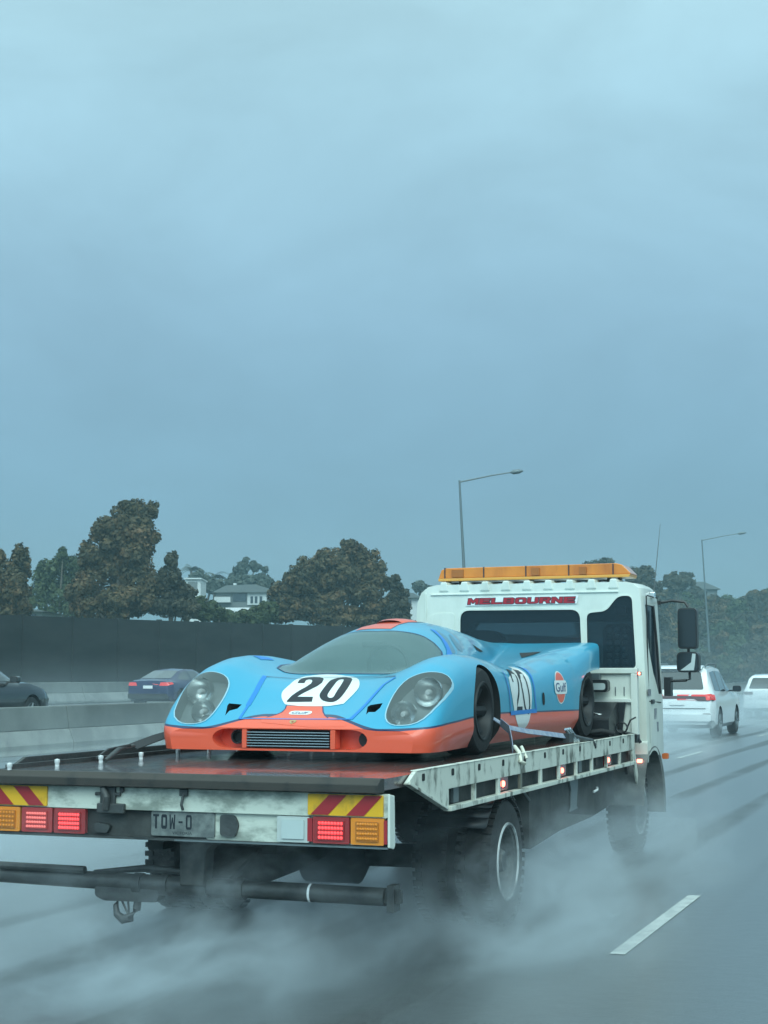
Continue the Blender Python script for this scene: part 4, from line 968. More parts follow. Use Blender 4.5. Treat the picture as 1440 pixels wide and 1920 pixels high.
flat_text('lettering', 'VICTORIA', -.02, .10, .738, .752, .0610, 'number_black', pl, .004)
# latch hardware and blotches on the beam
lt = MB(); lt.box(-.455, -.36, .028, .049, .862, .985); lt.box(-.49, -.33, .03, .049, .935, .955); lt.box(-.47, -.30, .02, .049, .84, .895); lt.tube([(-.43, .02, .98), (-.40, .01, .93), (-.41, .02, .86)], .022, 8); lt.box(-.335, -.31, .03, .049, .955, .985)
T('latch', lt, 'black_steel', bevel=.006)
T('latch', MB().box(.035, .085, .03, .0495, .945, .985).tube([(.06, .035, .96), (.055, .02, .90), (.06, .03, .87)], .009, 6), 'black_steel', bevel=.004)
T('lamp_bracket', MB().prism(roundpoly([(.27, .74), (.36, .735), (.38, .80), (.355, .85), (.27, .852)], .02), 'y', .055, .073), 'black_steel')
T('lamp_bracket', MB().prism(roundpoly([(-.50, .735), (-.42, .73), (-.40, .775), (-.50, .79)], .02), 'y', .055, .084), 'black_steel')
# --- underlift (wheel lift) bar and hook
ul = MB(); ul.tube([(-1.42, .38, .435), (-.55, .38, .425), (1.10, .38, .415)], [.047, .050, .049], 16)
for x in (-.42, -.25, .0, .22): ul.tube([(x, .38, .42), (x + .05, .38, .42)], .060, 16)
ul.prism(roundpoly([(-.66, .345), (-.60, .32), (-.26, .325), (-.24, .40), (-.66, .40)], .02), 'y', .34, .43)
ul.box(1.07, 1.19, .36, .40, .385, .455); ul.box(1.12, 1.16, .34, .44, .34, .48)
ul.tube([(-1.30, .33, .492), (-.72, .33, .488)], .022, 8); ul.tube([(-.7, .40, .47), (-.35, .40, .505), (-.02, .40, .488)], [.012, .022, .015], 8)
lift = T('wheel_lift_bar', ul, 'black_steel', smooth=40, bevel=.004)
T('white_ring', MB().lathe([(0, .0515), (.014, .0515)], (.66, .38, .4165), 'x', 18), 'sign_white', lift)
T('lift_boom', MB().prism([(.42, .36), (.42, .46), (1.2, .72), (3.6, .78), (3.6, .60), (1.4, .40)], 'x', -.16, .16), 'underbody', bevel=.02)
hk = MB(); hp = [(x_ * .75 - .115, y_, .345 + (z_ - .345) * .8) for x_, y_, z_ in [(-.53, .37, .345), (-.565, .37, .28), (-.555, .37, .22), (-.50, .37, .185), (-.44, .37, .20), (-.385, .37, .265), (-.375, .37, .33)]]
hk.tube(hp, [.013, .016, .021, .027, .028, .024, .022], 10); hk.tube([(-.51, .37, .34), (-.455, .37, .24)], .006, 6); hk.tube([(-.46, .37, .33), (-.452, .37, .24)], .006, 6)
T('tow_hook', hk, 'black_steel', lift, smooth=50)
# --- chassis, axle, wheels, tanks
ch = MB()
for s_ in (-1, 1): ch.box(.36 * s_ - .05, .36 * s_ + .05, .5, 8.3, .60, .84)
for y in (.7, 1.6, 3.1, 4.4, 5.6): ch.box(-.36, .36, y - .05, y + .05, .62, .82)
T('chassis_rails', ch, 'underbody')
T('subframe', MB().box(-.55, .55, .6, TL, .86, .995).box(-1.18, 1.18, 1.0, 1.1, .87, .995).box(-1.18, 1.18, 3.3, 3.4, .87, .995).box(-1.18, 1.18, 5.0, 5.1, .87, .995), 'underbody')
T('support_column', MB().prism([(-.10, .43), (.05, .43), (.06, .62), (.10, .66), (.16, .70), (-.10, .70)], 'y', .30, .42), 'underbody', bevel=.01)
T('rear_axle', MB().lathe([(-.95, .07), (-.25, .08), (-.18, .2), (.18, .2), (.25, .08), (.95, .07)], (0, 2.33, .41), 'x', 20), 'underbody', smooth=40)
def truck_wheel(x, y, r, w, sg, dual=True):
    t = None
    sd = [0, -(w + .06) * sg] if dual else [0]
    mb = MB()
    for o_ in sd:
        mb.lathe([(-w / 2, r * .60), (-w / 2 - .004, r * .80), (-w / 2 + .01, r * .95), (-w / 2 + .035, r), (w / 2 - .035, r), (w / 2 - .01, r * .95), (w / 2 + .004, r * .80), (w / 2, r * .60)], (x + o_, y, r), 'x', 64)
        for k in range(44):          # tread blocks on the shoulders
            a = 2 * PI * k / 44; c_, s_ = math.cos(a), math.sin(a)
            for e in (-1, 1):
                p = Vector((x + o_ + e * (w / 2 - .03), y + c_ * r, r + s_ * r)); u = Vector((0, -s_, c_)); n_ = Vector((0, c_, s_)); X_ = Vector((1, 0, 0))
                q = [p + X_ * a_ * .03 + u * b_ * .017 for a_, b_ in ((-1, -1), (1, -1), (1, 1), (-1, 1))]
                mb.add(q + [v + n_ * .010 for v in q], [(4, 5, 6, 7), (0, 1, 5, 4), (1, 2, 6, 5), (2, 3, 7, 6), (3, 0, 4, 7)])
    t = mesh_obj('wheel', mb, 'rubber', TT, smooth=35)
    s_ = sg; xf = w / 2
    rm = MB()
    if dual: prof = [(xf - .004, r * .60), (xf - .02, r * .55), (xf - .12, r * .52), (xf - .15, r * .40), (xf - .15, r * .22), (xf - .06, r * .20), (xf - .02, r * .16), (xf - .02, .0001)]
    else: prof = [(xf - .004, r * .60), (xf - .02, r * .55), (xf - .05, r * .50), (xf + .03, r * .36), (xf + .05, r * .22), (xf + .06, .0001)]
    rm.lathe([(a * s_, b) for a, b in prof], (x, y, r), 'x', 40)
    for k in range(6):
        a = 2 * PI * k / 6; rm.lathe([(s_ * (xf - .15), .014), (s_ * (xf - .12), .014), (s_ * (xf - .12), .0001)], (x, y + math.cos(a) * r * .30, r + math.sin(a) * r * .30), 'x', 6)
    mesh_obj('rim', rm, 'rim_dirty', t, smooth=35)
    mesh_obj('rim_lip', MB().lathe([(s_ * (xf - .002), r * .575), (s_ * (xf + .009), r * .585), (s_ * (xf + .009), r * .615), (s_ * (xf - .002), r * .625)], (x, y, r), 'x', 44), 'rim_bright', t, smooth=60)
for sg in (1, -1):
    truck_wheel(1.10 * sg, 2.33, .40, .225, sg, True); truck_wheel(1.03 * sg, 6.92, .40, .225, sg, False)
    gd = MB()
    for k in range(14):
        a0, a1 = PI * (.02 + .80 * k / 14), PI * (.02 + .80 * (k + 1) / 14); q = []
        for a in (a0, a1): q += [(2.33 + .47 * math.cos(a), .42 + .42 * math.sin(a))]
        gd.add([(.86 * sg, *q[0]), (1.19 * sg, *q[0]), (1.19 * sg, *q[1]), (.86 * sg, *q[1])], [(0, 1, 2, 3)])
    g_ = T('mudguard', gd, 'plastic', smooth=40); so = g_.modifiers.new('t', 'SOLIDIFY'); so.thickness = .01
T('side_locker', MB().prism(roundpoly([(3.05, .84), (5.75, .84), (5.75, .52), (4.9, .47), (3.9, .455), (3.05, .40)], .03), 'x', .62, 1.16), 'underbody', bevel=.015)
T('side_locker', MB().prism(roundpoly([(3.05, .84), (5.75, .84), (5.75, .50), (3.05, .42)], .03), 'x', -1.16, -.62), 'underbody', bevel=.015)
T('bracket', MB().prism([(4.15, .80), (4.42, .80), (4.40, .72), (4.36, .60), (4.40, .58), (4.15, .57), (4.19, .60), (4.20, .72)], 'x', 1.162, 1.176), 'galv', bevel=.002)
T('handle', MB().tube([(1.172, 4.95, .665), (1.19, 5.0, .68), (1.172, 5.07, .69)], .010, 6), 'sign_white')
T('stay', MB().tube([(1.17, 2.86, .815), (1.17, 3.02, .74)], .010, 6), 'galv')
# --- headboard behind the cab
HY = 6.50
hb = MB(); hb.box(-1.20, 1.225, HY - .03, HY + .05, 1.61, 1.66); hb.box(1.165, 1.225, HY - .03, HY + .05, 1.0, 1.61); hb.box(-1.20, -1.14, HY - .03, HY + .05, 1.0, 1.61); hb.box(.22, .27, HY - .02, HY + .04, 1.0, 1.61)
head = T('headboard', hb, 'truck_white', bevel=.006)
T('headboard_panel', MB().box(-1.14, 1.165, HY + .005, HY + .02, 1.02, 1.61), 'truck_white', head)
T('panel_ledge', MB().box(-1.14, 1.165, HY - .035, HY + .004, 1.352, 1.386), 'truck_white', head, bevel=.005)
rv_ = MB()
for x in (1.02, 1.10): rv_.box(x - .004, x + .004, HY - .001, HY + .0045, 1.41, 1.49)
T('hinge_marks', rv_, 'galv', head)
wl = T('work_lamp', MB().prism(rrect(.70, .985, 1.445, 1.555, .03), 'y', HY - .16, HY - .05), 'plastic', bevel=.01)
T('lens', MB().prism(rrect(.72, .965, 1.465, 1.525, .02), 'y', HY - .168, HY - .161), 'clear_lens', wl)
T('mount', MB().box(.74, .90, HY - .12, HY - .03, 1.556, 1.607), 'galv', wl)
T('red_marker', MB().box(1.2265, 1.26, HY - .03, HY + .0, 1.595, 1.625), 'red_lens'); T('bulb', MB().lathe([(0, .013), (-.012, .008), (-.014, .0001)], (1.245, HY - .031, 1.61), 'y', 10), 'lamp_glow')
# --- cab
CY0, CY1 = 6.70, 7.85; CX0, CX1 = -.962, 1.262
cross = [(CX0 - .02, .86), (CX0 - .02, 1.55), (CX0, 2.134), (-.951, 2.288), (-.912, 2.379), (-.842, 2.434), (-.745, 2.452), (1.09, 2.447), (1.165, 2.432), (1.218, 2.39), (1.240, 2.277), (CX1 - .005, 1.913), (CX1 + .012, 1.45), (CX1 + .015, .86)]
def cab_shell():
    st_ = [(CY0, .985, .0), (CY0 + .05, 1.0, .0), (CY0 + .35, 1.004, .006), (CY1 - .42, .995, .0), (CY1 - .2, .94, -.06), (CY1, .82, -.25)]
    cx = (CX0 + CX1) / 2; vs = []; fs = []; n = len(cross)
    for y, s_, dz in st_:
        for x, z in cross: vs.append((cx + (x - cx) * s_, y, z + (dz if z > 2.0 else 0)))
    for j in range(len(st_) - 1):
        for i in range(n): fs.append((j * n + i, j * n + (i + 1) % n, (j + 1) * n + (i + 1) % n, (j + 1) * n + i))
    for j in (0, len(st_) - 1):
        tri = tessellate_polygon([[Vector((p[0], p[1], 0)) for p in cross]]); fs += [tuple(j * n + i for i in t) for t in tri]
    return vs, fs
QTR = roundpoly([(.722, 1.655), (.720, 2.165), (.900, 2.180), (1.015, 2.318), (1.142, 2.318), (1.172, 1.655)], .05, 5)
WIN = roundpoly([(-.508, 1.80), (-.502, 2.205), (.655, 2.198), (.668, 1.80)], .09, 6)
SIDEW = [(6.98, 1.62), (6.84, 1.85), (6.80, 2.24), (7.22, 2.24), (7.36, 1.42), (7.22, 1.42)]
cvs, cfs = cab_shell()
WSC = roundpoly([(-.74, 1.50), (-.70, 2.12), (1.0, 2.12), (1.04, 1.50)], .08, 4)
cuts = [(MB().box(-.87, 1.15, CY0 + .04, CY1 - .22, 1.22, 2.36), 1), (MB().prism(QTR, 'y', CY0 - .2, CY0 + .1), 1), (MB().prism(WIN, 'y', CY0 - .2, CY0 + .1), 1),
        (MB().prism(WSC, 'y', CY1 - .3, CY1 + .3), 1), (MB().prism(SIDEW, 'x', 1.05, 1.5), 1), (MB().prism(SIDEW, 'x', -1.3, -.8), 1), (MB().prism([(6.92 + .47 * math.cos(a), .42 + .49 * math.sin(a)) for a in np.linspace(0, 2 * PI, 40, endpoint=False)], 'x', .7, 1.5), 1),
        (MB().prism([(6.92 + .47 * math.cos(a), .42 + .49 * math.sin(a)) for a in np.linspace(0, 2 * PI, 40, endpoint=False)], 'x', -1.5, -.7), 1)]
cab_ = carve(cvs, cfs, cuts, ['truck_white', 'cab_inner']); cab_.name = 'cab'; cab_.parent = TT
cab_.data.set_sharp_from_angle(angle=math.radians(28))
b_ = cab_.modifiers.new('edge', 'BEVEL'); b_.width = .012; b_.segments = 2; b_.limit_method = 'ANGLE'; b_.angle_limit = math.radians(40)
T('windscreen', MB().prism(WSC, 'y', CY1 - .10, CY1 - .094), 'pane')
T('seat', MB().prism(roundpoly([(-.62, 1.3), (-.60, 1.95), (-.50, 2.02), (-.22, 2.02), (-.12, 1.95), (-.10, 1.3)], .06), 'y', CY0 + .12, CY0 + .26), 'plastic', bevel=.03)
T('rear_window', MB().prism(WIN, 'y', CY0 + .006, CY0 + .012), 'pane')
T('quarter_window', MB().prism(QTR, 'y', CY0 + .006, CY0 + .012), 'pane')
def frame_ring(poly, w, y0, y1):
    mb = MB(); P = [Vector(p) for p in poly]; n = len(P); inn = []
    c_ = sum(P, Vector((0, 0))) / n
    outp = []
    for i in range(n):
        d_ = (P[(i + 1) % n] - P[i - 1]).normalized(); q = Vector((d_.y, -d_.x))
        if q.dot(P[i] - c_) < 0: q = -q
        outp.append(P[i] + q * w)
    vs = [(p.x, y, p.y) for y in (y0, y1) for L_ in (P, outp) for p in L_]
    fs = []
    for i in range(n):
        j = (i + 1) % n; fs += [(i, j, n + j, n + i), (2 * n + i, 2 * n + j, 3 * n + j, 3 * n + i), (n + i, n + j, 3 * n + j, 3 * n + i), (i, j, 2 * n + j, 2 * n + i)]
    return mb.add(vs, fs)
T('window_seal', frame_ring(WIN, .016, CY0 - .008, CY0 + .004), 'truck_white', cab_, smooth=40)
T('window_seal', frame_ring(QTR, .012, CY0 - .007, CY0 + .004), 'truck_white', cab_, smooth=40)
T('pressed_panel', MB().prism(roundpoly([(-.83, 1.2), (-.85, 2.14), (-.74, 2.185), (-.56, 2.185), (-.56, 1.2)], .04), 'y', CY0 - .006, CY0 + .002), 'truck_white', cab_, bevel=.004)
T('roof_seam', MB().box(-.80, 1.02, CY0 - .014, CY0 + .01, 2.352, 2.366), 'truck_white', cab_, bevel=.004)
T('body_seam', MB().box(-.86, -.845, CY0 - .008, CY0 + .01, 1.1, 2.38), 'truck_white', cab_, bevel=.004)
ribs = MB()
for i in range(9):
    x = -.72 + i * .205; ribs.prism([(x, 2.385), (x + .10, 2.385), (x + .082, 2.478), (x + .022, 2.478)], 'y', CY0 - .012, CY1 - .45)
T('roof_ribs', ribs, 'truck_white', cab_, bevel=.012)
T('side_window', MB().prism([(a, b) for a, b in SIDEW], 'x', 1.225, 1.231), 'pane')
dr = MB()
for a, b in (((6.76, .98), (6.76, 2.32)), ((6.76, 2.32), (7.3, 2.32)), ((6.76, 1.36), (7.3, 1.34))):
    dr.tube([(1.272, a[0], a[1]), (1.262 if b[1] > 2 else 1.276, b[0], b[1])], .006, 6)
T('door_seam', dr, 'well_dark', cab_)
T('window_trim', MB().tube([(1.262, 7.36, 1.42), (1.252, 7.29, 1.85), (1.235, 7.22, 2.25)], .012, 8), 'plastic', cab_)
T('door_handle', MB().box(1.268, 1.292, 6.82, 6.94, 1.335, 1.375), 'plastic', bevel=.008)
for (y, z, h_) in ((7.02, 1.24, .05), (7.10, 1.12, .045), (6.76, 1.44, .03)): T('sticker', MB().prism(rrect(y - .06, y + .06, z - h_, z + h_, .01), 'x', 1.276, 1.2795), 'sticker')
T('mounting_box', MB().prism(rrect(.985, 1.08, 2.155, 2.225, .01), 'y', CY0 + .03, CY0 + .10), 'plastic')
seat = T('seat', MB().prism(roundpoly([(.845, 1.25), (.855, 2.02), (.90, 2.06), (1.06, 2.075), (1.115, 2.02), (1.12, 1.25)], .05), 'y', CY0 + .06, CY0 + .20), 'plastic', bevel=.02)
bd = MB()
for r in range(7):
    for q in range(3):
        cx, cz = .915 + q * .072, 1.66 + r * .058; bd.lathe([(0, .027), (-.016, .022), (-.024, .010), (-.025, .0001)], (cx, CY0 + .059, cz), 'y', 12)
T('beaded_cover', bd, 'seat_beads', seat, smooth=60)
# lettering board across the cab
sg_ = T('name_sign', MB().prism([(-.445, 2.250), (-.425, 2.328), (.645, 2.330), (.628, 2.254)], 'y', CY0 - .012, CY0 - .0005), 'sign_white')
block_text('lettering_edge', 'MELBOURNE', -.428, 2.2625, .054, .104, .0125, .16, CY0 - .0140, 'letter_dark', sg_, .0055)
block_text('lettering', 'MELBOURNE', -.428, 2.2625, .054, .104, .0125, .16, CY0 - .0160, 'letter_red', sg_)
# amber light bar
lb = MB(); Lc = [(-.755, 2.492), (-.728, 2.60), (-.68, 2.618), (.98, 2.628), (1.035, 2.612), (1.115, 2.53), (1.105, 2.497)]
lb.prism([(x, z) for x, z in [(-.755, 2.520), (-.728, 2.60), (-.68, 2.618), (.98, 2.628), (1.035, 2.612), (1.112, 2.535), (1.112, 2.524)]], 'y', CY0 + .10, CY0 + .40)
bar = T('light_bar', lb, 'amber_bar', bevel=.02)
T('bar_base', MB().prism([(-.755, 2.492), (-.757, 2.519), (1.113, 2.523), (1.100, 2.497)], 'y', CY0 + .09, CY0 + .41), 'amber_pale', bar, bevel=.006)
jn = MB()
for x in (-.69, -.30, .115, .53, .95): jn.box(x - .005, x + .005, CY0 + .093, CY0 + .41, 2.500, 2.622)
T('bar_joints', jn, 'letter_dark', bar)
for x0, x1 in ((-.62, -.50), (.17, .25), (.63, .70)): T('lamp_unit', MB().box(x0, x1, CY0 + .088, CY0 + .099, 2.53, 2.60), 'amber_unit', bar)
ft = MB()
for x in (-.70, -.57, .13, .88, .98): ft.box(x - .012, x + .012, CY0 + .2, CY0 + .3, 2.43, 2.495)
ft.box(-.70, 1.0, CY0 + .22, CY0 + .26, 2.472, 2.484)
T('bar_feet', ft, 'plastic', bar)
# mirrors, aerial, flares
mr_ = MB(); my = 7.75
mr_.box(1.13, 1.21, my - .03, my + .03, 2.275, 2.315); mr_.tube([(1.18, my, 2.295), (1.32, my, 2.315), (1.44, my, 2.30), (1.472, my, 2.25)], .013, 8)
mr_.tube([(1.468, my, 1.86), (1.468, my, 1.78)], .013, 8)
T('mirror_arm', mr_, 'plastic', smooth=40)
mr_ = MB(); mr_.tube([(1.475, my, 1.63), (1.475, my, 1.555), (1.44, my, 1.545), (1.29, my, 1.54)], .013, 8); mr_.box(1.235, 1.30, my - .06, my + .06, 1.395, 1.575); T('mirror_arm', mr_, 'plastic', smooth=40)
m1 = T('mirror', MB().prism(rrect(1.375, 1.560, 1.848, 2.238, .035), 'y', my - .05, my + .05), 'plastic', bevel=.015)
T('mirror_glass', MB().prism(rrect(1.387, 1.548, 1.862, 2.224, .028), 'y', my - .056, my - .051), 'mirror_dark', m1)
m2 = T('mirror', MB().prism(rrect(1.360, 1.572, 1.622, 1.818, .045), 'y', my - .05, my + .07), 'plastic', bevel=.015)
T('mirror_glass', MB().prism(rrect(1.374, 1.560, 1.634, 1.806, .038), 'y', my - .056, my - .051), 'mirror_dark', m2)
T('mirror_reflection', MB().prism([(1.395, 1.640), (1.500, 1.718), (1.512, 1.802), (1.545, 1.80), (1.535, 1.70), (1.525, 1.642)], 'y', my - .0575, my - .0565), 'painted_reflection', m2)  # pale shape painted onto the glass in place of a mirrored view
T('aerial', MB().tube([(1.262, 7.1, 2.33), (1.335, 7.12, 3.01)], [.006, .002], 6), 'galv'); T('aerial_mount', MB().box(1.225, 1.28, 7.07, 7.13, 2.31, 2.37), 'chrome', bevel=.01)
fl = MB(); n_ = 26; vs = []; fs = []
for k in range(n_ + 1):
    a = -.20 + (PI + .15) * k / n_; p, q = math.cos(a), math.sin(a)
    vs += [(.98, 6.92 + .47 * p, .42 + .49 * q), (1.272, 6.92 + .47 * p, .42 + .49 * q), (1.283, 6.92 + .51 * p, .42 + .53 * q), (.98, 6.92 + .50 * p, .42 + .52 * q)]
for k in range(n_):
    for i in range(4): fs.append((k * 4 + i, k * 4 + (i + 1) % 4, k * 4 + 4 + (i + 1) % 4, k * 4 + 4 + i))
fs += [(0, 1, 2, 3), tuple(n_ * 4 + i for i in range(4))]
T('wheel_arch', fl.add(vs, fs), 'mud_grey', smooth=40)
T('cab_skirt', MB().prism(roundpoly([(CY0 - .02, .84), (CY0 - .02, 1.0), (CY0 + .10, 1.0), (CY0 + .02, .80)], .02), 'x', .85, 1.268), 'truck_white', bevel=.01)
T('indicator', MB().prism(rrect(1.225, 1.285, .80, .855, .012), 'y', 7.58, 7.63), 'amber_lamp', bevel=.006)
T('mud_flap', MB().prism([(6.22, 1.0), (6.34, 1.0), (6.62, .50), (6.76, .52), (6.76, .47), (6.58, .44)], 'x', 1.20, 1.215), 'rail_white')
T('mud_flap', MB().prism([(6.35, .98), (6.72, .90), (6.72, .52), (6.62, .51)], 'x', 1.10, 1.12), 'plastic')
T('marker_lamp', MB().box(1.19, 1.235, 6.58, 6.60, .815, .845), 'lamp_glow')
T('coupling', MB().tube([(.95, 6.42, 1.075), (1.05, 6.44, 1.10), (1.22, 6.42, 1.06), (1.25, 6.45, 1.0)], .016, 8).box(1.16, 1.24, 6.36, 6.48, 1.0, 1.07), 'plastic')

# ------------------------------------------------------------------ loose gear on the tray
def gear():
    o = Vector((-4.155, 7.8, 0))
    bx = empty('tool_box', o + Vector((.96, 6.16, 1.061)))
    mesh_obj('body', MB().prism(roundpoly([(-.12, 0), (-.12, .16), (.24, .30), (.28, 0)], .02), 'x', -.30, .10), 'plastic', bx, bevel=.006)
    mesh_obj('back_panel', MB().prism([(-.30, 0), (-.30, .295), (.165, .295), (.125, 0)], 'y', .284, .30), 'plastic', bx, bevel=.004)
    mesh_obj('bar', MB().tube([(-.22, -.02, .215), (-.10, -.04, .205), (.06, -.02, .175)], .014, 8), 'chrome', bx, smooth=60)
    mesh_obj('hose', MB().tube([(-.25, -.14, .04), (-.1, -.20, .03), (.05, -.19, .055), (.14, -.12, .03)], .022, 8), 'rubber', bx, smooth=60)
    tag(bx, 'black tool box with chrome bar on the tray against the white headboard', 'tool box')
    pts = [Vector((1.115 + .05 * math.cos(a), 6.30, 1.135 + .045 * math.sin(a))) for a in np.linspace(-.5, 5.6, 18)]
    cb = MB().tube([o + p for p in pts] + [o + Vector((1.19, 6.32, 1.20)), o + Vector((1.235, 6.34, 1.225))], .008, 6)
    tag(mesh_obj('cable', cb, 'plastic', smooth=60), 'thin black cable looped beside the tool box on the tray', 'cable')
gear()
def flat_strap(name, pts, w, m, label, parts=(), up=(0, 0, 1)):
    """webbing: a thin ribbon with real thickness"""
    P = [Vector(p) for p in pts]; vs = []; fs = []
    for i, p in enumerate(P):
        d_ = (P[min(i + 1, len(P) - 1)] - P[max(i - 1, 0)]).normalized(); s_ = d_.cross(Vector(up)); s_ = s_.normalized() * w / 2; n_ = s_.cross(d_).normalized() * .0025
        vs += [p - s_ - n_, p + s_ - n_, p + s_ + n_, p - s_ + n_]
    for i in range(len(P) - 1):
        for k in range(4): fs.append((i * 4 + k, i * 4 + (k + 1) % 4, i * 4 + 4 + (k + 1) % 4, i * 4 + 4 + k))
    fs += [(0, 1, 2, 3), tuple((len(P) - 1) * 4 + k for k in range(4))]
    r = empty(name, P[0]); o = mesh_obj('webbing', MB().add([Vector(v) - P[0] for v in vs], fs), m, r)
    tag(r, label, 'strap'); return r
def Tr(x, y, z): return Vector((-4.155 + x, 7.8 + y, z))
# left front: black webbing from a peg up under the nose
r = flat_strap('tie_down_strap', [Tr(-.98, 2.10, 1.235), Tr(-1.02, 1.72, 1.185), Tr(-1.03, 1.40, 1.135)], .085, 'strap_black', 'black tie-down strap from a tray peg up to the left of the race car nose', up=(0.3, 0, 1))
mesh_obj('hook', MB().tube([Vector(p) - r.location for p in (Tr(-1.03, 1.42, 1.14), Tr(-1.04, 1.25, 1.125), Tr(-1.00, 1.10, 1.10), Tr(-.98, .98, 1.07))], [.016, .02, .016, .012], 8).tube([Vector(p) - r.location for p in (Tr(-1.02, 1.36, 1.15), Tr(-1.06, 1.15, 1.13), Tr(-1.04, .98, 1.085))], .009, 6), 'black_steel', r, smooth=60)
# right: pale blue webbing from the front wheel, folded over and ratcheted to the rail
r = flat_strap('tie_down_strap', [Tr(.93, 2.96, 1.30), Tr(1.02, 3.02, 1.235), Tr(1.08, 3.30, 1.20), Tr(1.13, 3.75, 1.165), Tr(1.17, 4.12, 1.135)], .042, 'strap_blue', 'pale blue ratchet strap running along the race car sill to the tray rail', up=(1, 0, .6))
rt_ = MB()
for dy in (0, .07, .13): rt_.tube([Vector(Tr(1.16, 4.10 + dy, 1.19)) - r.location, Vector(Tr(1.20, 4.22 + dy, 1.09)) - r.location], .012, 8)
mesh_obj('ratchet', rt_, 'chrome', r, smooth=60)
mesh_obj('ratchet_handle', MB().tube([Vector(p) - r.location for p in (Tr(1.18, 4.25, 1.13), Tr(1.20, 4.55, 1.095), Tr(1.22, 4.70, 1.085), Tr(1.235, 4.75, 1.045))], [.02, .022, .016, .012], 8).box(*[q for k, (a, b) in enumerate(((1.15, 1.20), (4.05, 4.22), (1.09, 1.16))) for q in (a - (r.location[k] - (-4.155, 7.8, 0)[k]), b - (r.location[k] - (-4.155, 7.8, 0)[k]))]), 'black_steel', r, smooth=50)
r = flat_strap('tie_down_strap', [Tr(.98, 2.98, 1.27), Tr(1.07, 2.88, 1.225), Tr(1.12, 2.76, 1.16), Tr(1.17, 2.62, 1.10)], .06, 'strap_blue', 'short pale blue strap end hanging down by the front wheel of the race car', up=(1, .4, 0))
mesh_obj('hook', MB().tube([Vector(p) - r.location for p in (Tr(1.17, 2.66, 1.12), Tr(1.22, 2.60, 1.085), Tr(1.243, 2.55, 1.03), Tr(1.25, 2.62, 1.01))], .014, 8).tube([Vector(p) - r.location for p in (Tr(1.20, 2.72, 1.12), Tr(1.243, 2.70, 1.04))], .012, 8), 'cream', r, smooth=60)


